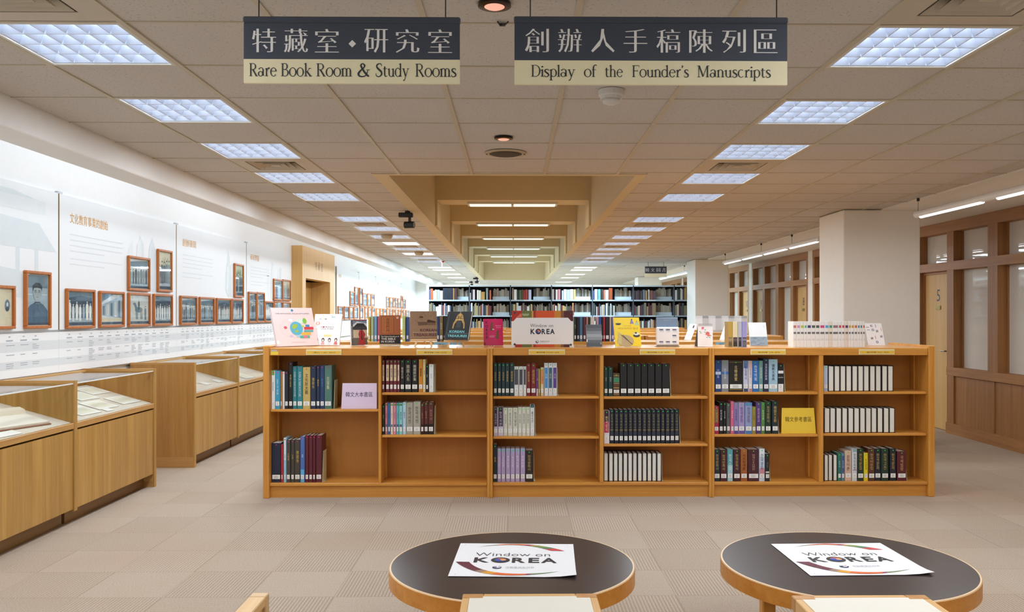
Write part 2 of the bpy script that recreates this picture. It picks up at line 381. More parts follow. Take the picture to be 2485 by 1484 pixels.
for c in CEN:
    for s in (-1, 1):
        a, b = sorted((c + s * 0.1, c + s * 0.86)); wn += 1
        wi = tag(thing('window_%d' % wn, None, None, (5.45, (a + b) / 2, 0.813)), kind='structure')
        mb = MB()
        for p, q in ((0.813, 2.0), (2.107, 2.47)):
            mb.box(5.43, 5.47, a, a + 0.025, p, q, M_WW_Z); mb.box(5.43, 5.47, b - 0.025, b, p, q, M_WW_Z)
        mb.obj('frame', wi)
        MB().box(5.448, 5.454, a + 0.02, b - 0.02, 0.813, 2.0, M_PANE).obj('pane', wi); MB().box(5.448, 5.454, a + 0.02, b - 0.02, 2.107, 2.47, M_PANE).obj('pane', wi)
        a, b = sorted((c + s * 1.02, c + s * 1.76)); dn += 1
        d = tag(thing('door_%d' % dn, None, None, (5.42, (a + b) / 2, 0)), kind='structure')
        leaf = MB().box(5.41, 5.45, a + 0.03, b - 0.03, 0.006, 1.97, M_DOOR)
        leaf.box(5.39, 5.46, a, a + 0.03, 0, 2.0, M_WW_Z); leaf.box(5.39, 5.46, b - 0.03, b, 0, 2.0, M_WW_Z); leaf.box(5.39, 5.46, a + 0.03, b - 0.03, 1.97, 2.0, M_WW_Y)
        leaf.obj('leaf', d)
        MB().box(5.448, 5.454, a, b, 2.107, 2.47, M_PANE).obj('transom_pane', d)
        h = MB(); yh = b - 0.12 if s > 0 else a + 0.12
        yh = a + 0.1
        h.box(5.395, 5.41, yh - 0.02, yh + 0.02, 0.9, 1.05, P('9a9a98', 0.3, 1.0)); h.tube([(5.40, yh, 1.0), (5.35, yh, 1.0), (5.35, yh + 0.1, 1.0)], 0.009, P('9a9a98', 0.3, 1.0)); h.obj('handle', d)
        n = NUM.get(round(c, 2))
        if n:
            fr = FR((5.41, (a + b) / 2, 0), (0, -1, 0), (0, 0, 1), (-1, 0, 0)); g = MB()
            fr.text(g, n[0] if s > 0 else n[1], 0.0, 1.70, P('3a3f45', 0.5), h=0.15); g.obj('number', d)
            MB().box(5.40, 5.41, (a + b) / 2 - 0.06, (a + b) / 2 + 0.06, 1.52, 1.57, P('a08c4c', 0.35, 0.6)).obj('name_plate', d)
# ------------------------------------------------------------------ recessed louvre lamps
M_HOUS, M_BLADE = P('e8ecf2', 0.5, var=0), P('ccd4e0', 0.28, 0.6, var=0)
M_LTUBE = EMIT('eef4ff', 11.0, False); M_OPAL = EMIT('f4f8ff', 1.6, False); M_FRAMEW = P('d5d2c8', 0.45)
def louvre_lamp(x0, y0, side, idx, opal, far):
    x1, y1 = x0 + 0.6, y0 + 0.6; z = CEIL
    zone = 'coffered' if y0 > 7 else 'front'
    t = thing('recessed_lamp', 'square %s ceiling lamp, %s from the front in the row %s of the coffer' % ('bright opal' if opal else 'louvred', ordw(idx), 'left' if side == 'left' else 'right'), 'ceiling lamp', (x0 + 0.3, y0 + 0.3, z), 'recessed lamps in two rows')
    f = MB()
    for a, b, c, d in ((x0 + .012, x1 - .012, y0 + .006, y0 + .026), (x0 + .012, x1 - .012, y1 - .026, y1 - .006), (x0 + .012, x0 + .03, y0 + .026, y1 - .026), (x1 - .03, x1 - .012, y0 + .026, y1 - .026)): f.box(a, b, c, d, z - 0.002, z + 0.02, M_FRAMEW)
    f.obj('frame', t)
    a, b, c, d = x0 + 0.03, x1 - 0.03, y0 + 0.026, y1 - 0.026
    if opal:
        MB().rbox(a, b, c, d, z - 0.004, z + 0.006, M_OPAL, 0.004).obj('diffuser', t)
    else:
        h = MB(); h.box(a - .003, a, c, d, z + .02, z + .1, M_HOUS); h.box(b, b + .003, c, d, z + .02, z + .1, M_HOUS); h.box(a, b, c - .003, c, z + .02, z + .1, M_HOUS); h.box(a, b, d, d + .003, z + .02, z + .1, M_HOUS)
        h.obj('housing', t)
        MB().box(a, b, c, d, z + .098, z + .104, M_LTUBE).obj('light_panel', t)
        l = MB(); n, mrows = 6, 4
        for i in range(mrows + 1):                       # long parabolic blades
            yy = c + (d - c) * i / mrows
            l.add([(a, yy - .003, z + .004), (b, yy - .003, z + .004), (b, yy - .013, z + .062), (a, yy - .013, z + .062), (a, yy + .003, z + .004), (b, yy + .003, z + .004), (b, yy + .013, z + .062), (a, yy + .013, z + .062)], [(0, 1, 2, 3), (4, 7, 6, 5), (0, 4, 5, 1)], M_BLADE)
        for j in range(n + 1):                           # short V blades between them
            xx = a + (b - a) * j / n
            for i in range(mrows):
                p, q = c + (d - c) * i / mrows + .006, c + (d - c) * (i + 1) / mrows - .006
                l.add([(xx - .002, p, z + .006), (xx - .002, q, z + .006), (xx - .02, q, z + .062), (xx - .02, p, z + .062), (xx + .002, p, z + .006), (xx + .002, q, z + .006), (xx + .02, q, z + .062), (xx + .02, p, z + .062)], [(0, 1, 2, 3), (4, 7, 6, 5), (0, 4, 5, 1)], M_BLADE)
        l.obj('louvre', t)
    cold = (0.62, 0.84, 1.0) if far else (0.90, 0.95, 1.0) if y0 < 8 else (0.82, 0.92, 1.0)
    area('lamp_light', (x0 + .3, y0 + .3, z - 0.012), 0.5, 0.5, LAMP * (8.0 if y0 > 19.6 else 3.6 if far else 0.85 if y0 < 5 else 1.4 if y0 < 8 else 1.9) * (1.3 if opal else 1.0), cold, spread=math.pi)
for side, x0 in LAMP_COL.items():
    i = 0
    for y in LROW:
        inview = y > 3.4
        opal = (side == 'left' and round(y, 1) in (13.8, 16.2)) or y > 19
        if inview: louvre_lamp(x0, y, side, i, opal, y > 17.3); i += 1
        else: area('lamp_light', (x0 + .3, y + .3, CEIL - 0.012), 0.5, 0.5, LAMP * 1.4, (0.92, 0.96, 1.0))
# ------------------------------------------------------------------ square air diffusers
M_VENT, M_VDARK = P('c2b8a6', 0.5), P('2a2722', 0.7)
def vent(x0, y0, label):
    x1, y1 = x0 + 0.6, y0 + 0.6; z = CEIL
    t = thing('air_diffuser', label, 'air vent', (x0 + .3, y0 + .3, z), 'square air diffusers in the ceiling')
    def ring(o, w, za, zb, m, name):
        r = MB(); a, b, c, d = x0 + o, x1 - o, y0 + o, y1 - o
        q = [(a, c, za), (b, c, za), (b, d, za), (a, d, za), (a + w, c + w, zb), (b - w, c + w, zb), (b - w, d - w, zb), (a + w, d - w, zb)]
        r.add(q + [(p[0], p[1], p[2] + .004) for p in q], [(0, 1, 5, 4), (1, 2, 6, 5), (2, 3, 7, 6), (3, 0, 4, 7), (8, 12, 13, 9), (9, 13, 14, 10), (10, 14, 15, 11), (11, 15, 12, 8), (0, 8, 9, 1), (1, 9, 10, 2), (2, 10, 11, 3), (3, 11, 8, 0), (4, 5, 13, 12), (5, 6, 14, 13), (6, 7, 15, 14), (7, 4, 12, 15)], m)
        r.obj(name, t)
    ring(0.012, 0.10, z, z - 0.002, M_VENT, 'face_plate')
    for k in range(3): ring(0.122 + 0.048 * k, 0.05, z - 0.002, z + 0.045, M_VENT, 'louvre_ring')
    MB().box(x0 + .268, x1 - .268, y0 + .268, y1 - .268, z - 0.002, z + .006, M_VENT).obj('core', t)
    MB().box(x0 + .02, x1 - .02, y0 + .02, y1 - .02, z + .075, z + .08, M_VDARK).obj('back_plate', t)
for side, x0 in LAMP_COL.items():
    for k, y in enumerate(VROW): vent(x0, y, 'square grey air diffuser with nested louvres, %s from the front in the %s lamp row' % (ordw(k), side))
# ------------------------------------------------------------------ coffer lamps
for k, y in enumerate(BEAMS):
    t = thing('coffer_lamp', 'slim twin lamp under the %s beam of the ceiling coffer' % ordw(k), 'ceiling lamp', (-0.035, y + .25, HC + 1.5), 'slim lamps under the coffer beams')
    f = MB().box(-.64, .57, y + .17, y + .45, HC + 1.472, HC + 1.5, M_FRAMEW); f.box(-.05, -.02, y + .19, y + .43, HC + 1.462, HC + 1.472, M_FRAMEW); f.obj('frame', t)
    for a, b in ((-.61, -.05), (-.02, .54)): MB().box(a, b, y + .2, y + .42, HC + 1.464, HC + 1.474, EMIT('e8f4e8', 0.9, False)).obj('diffuser', t)
    area('coffer_light', (-.035, y + .31, HC + 1.45), 1.1, 0.2, COFFER, (1.0, 0.93, 0.78) if k < 3 else (0.7, 0.92, 1.0))
# ------------------------------------------------------------------ cove battens behind the bulkhead
for k in range(12):
    area('cove_light', (-2.97, -1.0 + 2.8 * k, 2.80), 0.08, 2.6, COVE * (1.0 if k < 5 else 0.6), (0.84, 0.92, 1.0), rot=(0, math.radians(58), 0))
# ------------------------------------------------------------------ pendant tubes in front of the study rooms
M_TUBEW = EMIT('f4f8ff', 3.2, False)
def tube_run(ys, label, hangs):
    a, b = min(y - .585 for y in ys), max(y + .585 for y in ys)
    t = thing('pendant_tube_lamp', label, 'pendant lamp', (4.0, (a + b) / 2, 2.43), 'pendant tube lamps along the study rooms')
    MB().tube([(4.0, a - .07, 2.45), (4.0, b + .07, 2.45)], 0.034, P('e9e9e6', 0.4), 12).obj('housing', t)
    for y in ys:
        MB().tube([(4.0, y - .56, 2.425), (4.0, y + .56, 2.425)], 0.02, M_TUBEW, 10).obj('tube', t)
        area('tube_light', (3.99, y, 2.39), 0.05, 1.12, TUBE, (0.97, 0.98, 1.0))
    for y in hangs: MB().tube([(4.0, y, 2.46), (4.0, y, CEIL - 0.002)], 0.003, P('8d8b84', 0.4)).lathe([(0.014, 0), (0.014, 0.03)], (4.0, y, CEIL - .034), M_DARK, 10).obj('hanger', t)
tube_run([7.88 - 1.36 * k for k in range(5)], 'long white pendant tube lamp hanging before the nearest study rooms', [8.5, 5.8, 3.1])
tube_run([11.9 + 1.3 * k for k in range(4)], 'white pendant tube lamp of four tubes hanging between the two cream pillars', [16.35, 13.95, 12.4])
tube_run([20.5 + 1.3 * k for k in range(3)], 'white pendant tube lamp hanging beyond the far cream pillar', [23.6, 20.3])
# ------------------------------------------------------------------ roman lettering with serifs, drawn stroke by stroke
TK, TN = 0.088, 0.036
def _ser(x, y, w=0.2): return ('h', x - w / 2, x + w / 2, y)
def V(x, y0, y1, s='', w=TK):
    o = [('d', x, y0, x, y1, w)]
    if 'b' in s: o.append(_ser(x, y0 + .016))
    if 't' in s: o.append(_ser(x, y1 - .016))
    if 'l' in s: o.append(('d', x - .1, y1 - .06, x + .03, y1 - .012, .035))
    return o
ARCN = [('o', .24, .30, .14, .155, 0, 180)] + V(.38, 0, .32, 'b')
SP = [(.42, .55, .03), (.40, .66, .05), (.27, .70, .05), (.12, .63, .09), (.11, .5, .1), (.25, .38, .11), (.4, .26, .11), (.43, .13, .1), (.32, .02, .06), (.18, -.005, .05), (.06, .06, .05), (.05, .18, .03)]
GL = {
 'R': (V(.13, 0, .7, 'tb') + [('h', .13, .28, .685), ('h', .13, .28, .36), ('o', .28, .522, .17, .163, -90, 90), ('d', .27, .36, .52, 0, .09), ('h', .44, .6, .016)], .6),
 'a': ([('o', .19, .13, .14, .13, 0, 360), ('o', .22, .33, .14, .13, 0, 165), ('d', .42, .03, .36, .06, .04)] + V(.36, .03, .34), .47),
 'r': (V(.12, 0, .44, 'bl') + [('p', [(.15, .28, .035), (.2, .39, .05), (.27, .44, .08), (.33, .42, .08)])], .36),
 'e': ([('o', .23, .23, .18, .23, 12, 325), ('h', .06, .42, .27)], .46),
 'B': (V(.13, 0, .7, 'tb') + [('o', .27, .53, .15, .165, -90, 90), ('o', .28, .185, .2, .18, -90, 90), ('h', .13, .28, .685), ('h', .13, .28, .365), ('h', .13, .28, .016)], .54),
 'o': ([('o', .24, .23, .2, .235, 0, 360)], .48),
 'k': (V(.12, 0, .72, 'bl') + [('d', .14, .2, .38, .44, .035), ('h', .3, .46, .435), ('d', .2, .26, .43, 0, .09), ('h', .34, .52, .016)], .54),
 'm': (V(.1, 0, .44, 'bl') + [('o', .22, .30, .12, .15, 0, 180)] + V(.34, 0, .33, 'b') + [('o', .46, .30, .12, .15, 0, 180)] + V(.58, 0, .33, 'b'), .7),
 'n': (V(.1, 0, .44, 'bl') + ARCN, .5), 'h': (V(.1, 0, .72, 'bl') + ARCN, .5),
 'u': (V(.1, .14, .44, 'l') + [('o', .24, .15, .14, .15, 180, 360)] + V(.38, 0, .44, 'lb'), .5),
 'd': ([('o', .2, .23, .17, .23, 40, 320)] + V(.38, 0, .72, 'lb'), .5),
 't': (V(.14, .1, .55) + [('h', .03, .3, .43), ('p', [(.14, .12, .09), (.17, .03, .07), (.24, .005, .04), (.31, .05, .03)])], .34),
 'S': ([('p', SP)], .5), 's': ([('p', [(x * .68, y * .64, w_ * .85) for x, y, w_ in SP])], .35),
 'y': ([('d', .08, .44, .24, .02, .085), ('p', [(.40, .44, .035), (.24, .02, .04), (.16, -.17, .05), (.07, -.21, .07)]), ('h', 0, .17, .43), ('h', .32, .48, .43)], .48),
 'D': (V(.13, 0, .7, 'tb') + [('h', .13, .27, .685), ('h', .13, .27, .016), ('o', .27, .35, .3, .35, -90, 90)], .63),
 'i': (V(.1, 0, .44, 'bl') + [('o', .1, .6, .025, .03, 0, 360)], .2), 'l': (V(.1, 0, .72, 'bl'), .2),
 'p': (V(.1, -.22, .44, 'bl') + [('o', .26, .23, .17, .23, -140, 140)], .48),
 'f': (V(.12, 0, .58, 'b') + [('p', [(.12, .56, .09), (.16, .67, .06), (.25, .72, .045), (.32, .68, .06)]), ('h', .02, .28, .43)], .3),
 'F': (V(.13, 0, .7, 'tb') + [('h', .13, .5, .685), ('d', .49, .69, .49, .57, .025), ('h', .13, .4, .37), ('d', .39, .44, .39, .3, .025)], .52),
 'M': (V(.1, 0, .7, 'b', .045) + [('d', .12, .7, .38, .04, .09), ('d', .64, .7, .38, .04, .04), ('h', .0, .15, .685), ('h', .62, .78, .685)] + V(.66, 0, .7, 'b'), .8),
 'c': ([('o', .23, .23, .18, .23, 50, 315)], .44), '\u2019': ([('p', [(.08, .70, .09), (.09, .62, .07), (.05, .55, .03)])], .18),
 '&': ([('p', [(.52, .36, .03), (.44, .1, .05), (.3, 0, .06), (.12, .02, .08), (.06, .15, .1), (.16, .32, .08), (.32, .48, .06), (.36, .6, .08), (.27, .7, .05), (.18, .62, .08), (.22, .48, .09), (.38, .2, .1), (.56, 0, .09)]), ('h', .44, .6, .36)], .64)}
def serif(mb, fr, word, a0, a1, b, em, m, L=2):
    """A word between a0 and a1 with its baseline at b; em is the height that 1.0 stands for."""
    tot = sum(GL[c][1] for c in word); sx = (a1 - a0) / tot; x = a0
    def T(p, q): return (x + p * sx, b + q * em)
    for c in word:
        for s in GL[c][0]:
            if s[0] == 'h': fr.poly(mb, [T(s[1], s[3] - .016), T(s[2], s[3] - .016), T(s[2], s[3] + .016), T(s[1], s[3] + .016)], m, L)
            elif s[0] == 'd':
                _, p, q, r, t, w_ = s; l = math.hypot(r - p, t - q); nx, ny = -(t - q) / l * w_ / 2, (r - p) / l * w_ / 2
                fr.poly(mb, [T(p - nx, q - ny), T(p + nx, q + ny), T(r + nx, t + ny), T(r - nx, t - ny)], m, L)
            elif s[0] == 'o':
                _, cx, cy, rx, ry, t0, t1 = s; n = 18; pr = None
                for i in range(n + 1):
                    t = math.radians(t0 + (t1 - t0) * i / n); k = TN / 2 + (TK - TN) / 2 * abs(math.cos(t)) ** 1.4
                    cur = (T(cx + (rx + k) * math.cos(t), cy + (ry + TN / 2) * math.sin(t)), T(cx + (rx - k) * math.cos(t), cy + (ry - TN / 2) * math.sin(t)))
                    if pr: fr.poly(mb, [pr[0], cur[0], cur[1], pr[1]], m, L)
                    pr = cur
            else:
                P_ = s[1]; out = []
                for i in range(len(P_) - 1):             # Catmull-Rom through the points
                    p0, p1, p2, p3 = P_[max(i - 1, 0)], P_[i], P_[i + 1], P_[min(i + 2, len(P_) - 1)]
                    for k in range(4):
                        t = k / 4; out.append(tuple(0.5 * ((2 * p1[j]) + (-p0[j] + p2[j]) * t + (2 * p0[j] - 5 * p1[j] + 4 * p2[j] - p3[j]) * t * t + (-p0[j] + 3 * p1[j] - 3 * p2[j] + p3[j]) * t ** 3) for j in range(3)))
                out.append(P_[-1]); pr = None
                for i, (p, q, w_) in enumerate(out):
                    e = out[min(i + 1, len(out) - 1)]; d = out[max(i - 1, 0)]; l = math.hypot(e[0] - d[0], e[1] - d[1]) or 1
                    nx, ny = -(e[1] - d[1]) / l * w_ / 2, (e[0] - d[0]) / l * w_ / 2
                    cur = (T(p - nx, q - ny), T(p + nx, q + ny))
                    if pr: fr.poly(mb, [pr[0], cur[0], cur[1], pr[1]], m, L)
                    pr = cur
        x += GL[c][1] * sx
# ------------------------------------------------------------------ hanging direction signs
M_NAVY, M_BUFF, M_SILV, M_INK = P('3f4858', 0.55, var=0.02), P('f4eecb', 0.6, var=0.02), P('f2f4f6', 0.5, var=0), P('2f3740', 0.6, var=0)
def sign(pxl, pxr, pyt, pym, pyb, Y, label, chars, words, cy, ch, wires, base=187, em=0.062, rail=15):
    xl, _, zt = at(pxl, pyt, Y=Y); xr = at(pxr, pyt, Y=Y)[0]; zm = at(pxl, pym, Y=Y)[2]; zb = at(pxl, pyb, Y=Y)[2]
    k = Y / F
    t = thing('hanging_sign', label, 'sign', ((xl + xr) / 2, Y, zb))
    zr = zt - rail * k
    MB().rbox(xl, xr, Y - .006, Y + .018, zr, zt, M_NAVY, .004).obj('top_rail', t)
    for px in wires:
        x = at(px, pyt, Y=Y)[0]; MB().tube([(x, Y + .006, zt - .002), (x, Y + .006, CEIL - .003)], 0.0022 if Y < 5 else .004, M_DARK, 6).obj('wire', t)
    fr = front(0, Y, 0); g = MB().box(xl + .002, xr - .002, Y, Y + .012, zm, zr, M_NAVY); zc = at(pxl, cy, Y=Y)[2]
    for c, px in chars:
        if c == '\u25c6': s_ = ch * k * .16; x = at(px, Y=Y)[0]; fr.poly(g, [(x - s_, zc - .01), (x, zc - .01 - s_), (x + s_, zc - .01), (x, zc - .01 + s_)], M_SILV, 2)
        else: fr.text(g, c, at(px, Y=Y)[0], zc, M_SILV, h=ch * k, w=ch * k * (1.02 if c != '\u4eba' else 1.0), ming=0.02)
    g.obj('upper_panel', t); g = MB().box(xl + .002, xr - .002, Y, Y + .012, zb, zm, M_BUFF); zbase = HC - (base - VY) * k
    for wd, a, b in words: serif(g, fr, wd, at(a, Y=Y)[0], at(b, Y=Y)[0], zbase, em, M_INK)
    g.obj('lower_panel', t); return t
sign(590, 1117, 40, 143, 201, 2.9, 'dark blue and buff hanging sign reading Rare Book Room & Study Rooms',
     list(zip('\u7279\u85cf\u5ba4\u25c6\u7814\u7a76\u5ba4', (641, 718.5, 793.5, 855, 913, 989, 1068))),
     [('Rare', 604, 672), ('Book', 681, 758), ('Room', 767, 855), ('&', 867, 899), ('Study', 911, 993), ('Rooms', 1007, 1108)], 98, 57, (627, 1081))
sign(1247, 1912, 40, 146, 204, 2.9, 'wider dark blue and buff hanging sign about the founder\u2019s manuscripts',
     list(zip('\u5275\u8fa6\u4eba\u624b\u7a3f\u9673\u5217\u5340', (1303, 1383, 1463, 1542, 1622, 1701, 1781, 1858))),
     [('Display', 1288, 1396), ('of', 1417, 1447), ('the', 1467, 1512), ('Founder\u2019s', 1533, 1672), ('Manuscripts', 1692, 1871)], 98, 57, (1287, 1886), 186, 0.056)
sign(1565, 1618, 646, 663, 671.5, 19.0, 'small dark hanging sign over the far bookshelves before the pillar',
     list(zip('\u97d3\u6587\u5716\u66f8', (1571, 1584, 1598, 1611))), [], 654.5, 9, (1573, 1611), rail=1)
# ------------------------------------------------------------------ small ceiling fittings
def fitting(name, label, cat, px, py, prof, m, extra=None, grp=None, n=28):
    x, y, z = at(px, py, Z=CEIL)
    t = thing(name, label, cat, (x, y, CEIL), grp)
    MB().lathe(prof, (x, y, CEIL), m, n).obj('body', t, smooth=False)
    if extra: extra(t, x, y)
    return t
M_CHROME = P('3a3533', 0.2, 0.9)
def _lens(t, x, y): MB().lathe([(0.042, -.012), (0.03, -.018), (0.0, -.02)], (x, y, CEIL), EMIT('f0b09a', 0.75, False), 24).obj('lens', t)
fitting('downlight', 'round pink-lensed downlight between the two big hanging signs', 'downlight', 1200, 8, [(0.062, 0), (0.062, -.012), (0.042, -.014)], M_CHROME, _lens, 'round downlights')
fitting('downlight', 'small round downlight just in front of the ceiling loudspeaker', 'downlight', 1222, 333, [(0.062, 0), (0.062, -.012), (0.042, -.014)], M_CHROME, _lens, 'round downlights')
def _grill(t, x, y):
    MB().lathe([(0.118, -.008), (0.09, -.016), (0.0, -.018)], (x, y, CEIL), P('4b443a', 0.8), 32).obj('grille', t)
    g = MB()
    for s in (-1, 1): g.lathe([(0.006, -.008), (0.005, -.012), (0, -.012)], (x + s * .135, y, CEIL), M_DARK, 8)
    g.obj('screw', t)
fitting('ceiling_speaker', 'round ceiling loudspeaker with dark grille in front of the coffer', 'loudspeaker', 1227, 371, [(0.15, 0), (0.15, -.005), (0.118, -.008)], P('b9ac93', 0.5), _grill)
def _dome(t, x, y): MB().lathe([(0.05, -.048), (0.04, -.066), (0.02, -.074), (0, -.076)], (x, y, CEIL), P('d4d2cc', 0.3), 28).obj('dome', t, smooth=True)
fitting('smoke_detector', 'white round smoke detector below the founder\u2019s manuscripts sign', 'smoke detector', 1483, 219, [(0.066, 0), (0.066, -.028), (0.056, -.034), (0.056, -.048), (0.05, -.048)], P('d9d7d2', 0.4), _dome)
for px, py, wh in ((939, 569, 'near the left lamps before the wooden portal'), (1017, 611, 'at a bright opal lamp in the left row')):
    fitting('smoke_detector', 'round beige smoke detector ' + wh, 'smoke detector', px, py, [(0.085, 0), (0.085, -.03), (0.06, -.06), (0, -.07)], P('b9a88c', 0.5))
x, y, z = at(1219, 57, Z=CEIL)
t = thing('ceiling_hook', 'black double wire hook on the ceiling between the hanging signs', 'hook', (x, y, CEIL - .03))
MB().box(x - .012, x + .012, y - .01, y + .01, CEIL - .008, CEIL - .003, M_DARK).obj('clip', t)
h = MB()
for s, q in ((-1, .9), (1, 1.2)): h.tube([(x + s * .004, y, CEIL - .004), (x + s * .008, y - .02, CEIL - .014), (x + s * .02 * q, y - .04, CEIL - .006)], .003, M_DARK)
h.obj('prong', t)
def camera_spot(px, py, label, k=1.0):
    x, y, z = at(px, py, Z=CEIL)
    t = thing('security_camera', label, 'security camera', (x, y, CEIL - .2 * k))
    MB().lathe([(.03 * k, 0), (.03 * k, -.02 * k), (.0, -.022 * k)], (x, y, CEIL), M_DARK, 14).obj('mount', t)
    MB().rbox(x - .1 * k, x + .06 * k, y - .03 * k, y + .03 * k, CEIL - .07 * k, CEIL - .018 * k, M_DARK, .008 * k).obj('arm', t)
    MB().box(x + .01 * k, x + .04 * k, y - .012 * k, y + .012 * k, CEIL - .12 * k, CEIL - .07 * k, M_DARK).obj('neck', t)
    b = MB(); b.tube([(x - .03 * k, y, CEIL - .155 * k), (x + .075 * k, y - .03 * k, CEIL - .155 * k)], .038 * k, M_DARK, 14); b.obj('body', t)
    MB().tube([(x + .075 * k, y - .03 * k, CEIL - .155 * k), (x + .08 * k, y - .0315 * k, CEIL - .155 * k)], .03 * k, P('8b8b8b', 0.15), 14).obj('lens', t)
camera_spot(989, 512, 'black security camera on the left edge of the ceiling coffer')
camera_spot(1156, 672, 'small black security camera at the far left end of the ceiling coffer')
camera_spot(1144, 682, 'black spot head hanging above the far bookshelves at their left', .8)
x, y, z = at(1073, 633, Z=CEIL)
t = thing('sprinkler', 'white ceiling sprinkler with a red tip before the far left lamps', 'sprinkler', (x, y, CEIL - .16))
MB().lathe([(.05, 0), (.05, -.01), (.012, -.012), (.012, -.13), (.03, -.14), (0, -.145)], (x, y, CEIL), P('e6e6e6', .4), 12).obj('pipe', t)
MB().lathe([(.0, .0), (.035, -.002), (.02, -.03), (0, -.034)], (x + .02, y - .03, CEIL - .004), P('d0352c', .4), 10).obj('tip', t)
# ------------------------------------------------------------------ exhibition boards on the left wall
M_BOARD, M_PALE, M_PALE2, M_TXT, M_ORANGE, M_EDGE = P('eef2f5', 0.6, var=0.01), P('dbe5ea', 0.6, var=0.03), P('e6edf1', 0.6, var=0.03), P('a9b4bd', 0.6, var=0), P('e0a23c', 0.5, var=0), P('9c8a66', 0.6)
WALLX = -3.67
def wallfr(y, z, x=WALLX): return FR((x, y, z), (0, 1, 0), (0, 0, 1), (1, 0, 0))
BOARDS = [(4.575, 6.963, 'pale exhibition board with a faint temple, nearest on the left wall', '', 0), (6.985, 9.367, 'pale exhibition board headed by the largest orange title', '\u6587\u5316\u6559\u80b2\u4e8b\u696d\u7684\u5275\u59cb', 1),
          (9.387, 11.80, 'pale exhibition board with a short orange title and a pale column of mist', '\u5275\u8fa6\u83ef\u5ca1', 2), (11.82, 14.15, 'pale exhibition board ending against the wooden portal', '\u83ef\u5ca1\u5b78\u5712', 3),
          (17.78, 20.27, 'pale exhibition board just beyond the wooden portal', '\u5b78\u8853', 4), (20.30, 22.73, 'second pale exhibition board beyond the wooden portal', '', 5), (22.75, 25.27, 'third pale exhibition board beyond the wooden portal, with a tiny orange title', '\u83ef\u5ca1', 6),
          (25.29, 27.83, 'fourth pale exhibition board beyond the wooden portal', '', 7), (27.85, 30.24, 'farthest pale exhibition board on the left wall', '', 8)]
for y0, y1, lab, title, k in BOARDS:
    t = thing('exhibition_board', lab, 'exhibition board', (-3.7, (y0 + y1) / 2, 1.33), 'exhibition boards on the left wall')
    b = MB().box(-3.697, WALLX, y0, y1, 1.335, 2.432, M_BOARD); b.box(-3.697, WALLX, y0 - .008, y0, 1.335, 2.432, M_EDGE); fr = wallfr(y0, 1.335); W = y1 - y0; g = b; r = random.Random(k)
    if k == 0:
        for (a, c, d, e) in ((.5, .62, 2.36, .66), (.75, .25, 2.1, .3)): fr.poly(g, [(a, c), (d, c), (d - .25, c + .2), (a + .3, c + .26)], M_PALE, 1)
        for a in (.9, 1.2, 1.5, 1.8, 2.05): fr.rect(g, a, .30, a + .05, .62, M_PALE, 1)
        fr.rect(g, .85, .9, 2.2, 1.0, M_PALE2, 1); fr.poly(g, [(.95, 1.0), (2.1, 1.0), (1.75, 1.04), (1.2, 1.04)], M_PALE, 1)
    else:
        q = 1.25 if k < 3 else .95
        for i in range(7): a = q + r.uniform(-.1, .3) + i * .1; fr.poly(g, [(a, .35 + r.uniform(0, .1)), (a + .14, .35), (a + .12, .62 + r.uniform(0, .3)), (a + .03, .66 + r.uniform(0, .3))], M_PALE if i % 2 else M_PALE2, 1 + i % 3)
        for i in range(6): fr.rect(g, .16, .78 - i * .045 - (.02 if i > 3 else 0), .16 + (.95 if i not in (3, 5) else .6), .788 - i * .045 - (.02 if i > 3 else 0), P('dde2e6', .6, var=0), 1)
    if title:
        fr.text(g, title, .16 + (.33 if k == 1 else .2 if k < 4 else .15), .92, M_ORANGE, w=.66 if k == 1 else .4 if k < 4 else .3, h=.085, L=3)
    g.obj('panel', t)
    MB().box(-3.697, -3.672, y0 - .02, y0 + .05, 2.432, 2.45, P('b9bcc0', .4, .5)).obj('top_clip', t)
# ------------------------------------------------------------------ time line under the boards
TLB = [(2.0, 4.5), (4.5, 6.963), (6.963, 9.377), (9.377, 11.81), (11.81, 14.15), (17.78, 22.74), (22.74, 30.24)]
TL_LAB = ['nearest white time line board, out at the left of the wall', 'white time line board below the board with the portrait', 'white time line board below the largest orange title', 'white time line board below the second orange title', 'white time line board ending at the wooden portal', 'white time line board just beyond the wooden portal', 'farthest white time line board on the left wall']
for k, (y0, y1) in enumerate(TLB):
    if y1 < 5: continue
    t = thing('timeline_board', TL_LAB[k], 'time line board', (-3.7, (y0 + y1) / 2, .995), 'time line boards on the left wall')
    b = MB().box(-3.697, -3.665, y0 + .001, y1 - .001, .995, 1.318, P('f2f4f5', .5, var=0)); b.box(-3.697, -3.668, y0 + .001, y1 - .001, .985, .995, M_EDGE); fr = wallfr(y0, .995, -3.665); W = y1 - y0; g = b
    for a, c in ((.19, .26), (.06, .118)): fr.rect(g, .001, a, W - .001, c, P('dfe3e5', .5, var=0), 1)
    r = random.Random(k + 40); x = .12
    while x < W - .25 and y0 < 18:
        step = r.uniform(.13, .2); mtx = P('aab3bb', .6, var=0)
        fr.rect(g, x + .03, .296, x + .055, .304, mtx, 2); fr.rect(g, x, .268, x + .085, .277, mtx, 2)
        for zz in (.235, .165, .10):
            for i in range(r.choice((1, 1, 2, 3, 4))): fr.rect(g, x, zz - i * .0145, x + r.uniform(.05, .11), zz + .0055 - i * .0145, mtx, 2)
        x += step + (.25 if k == 1 and x < .8 else 0)
    g.obj('panel', t)
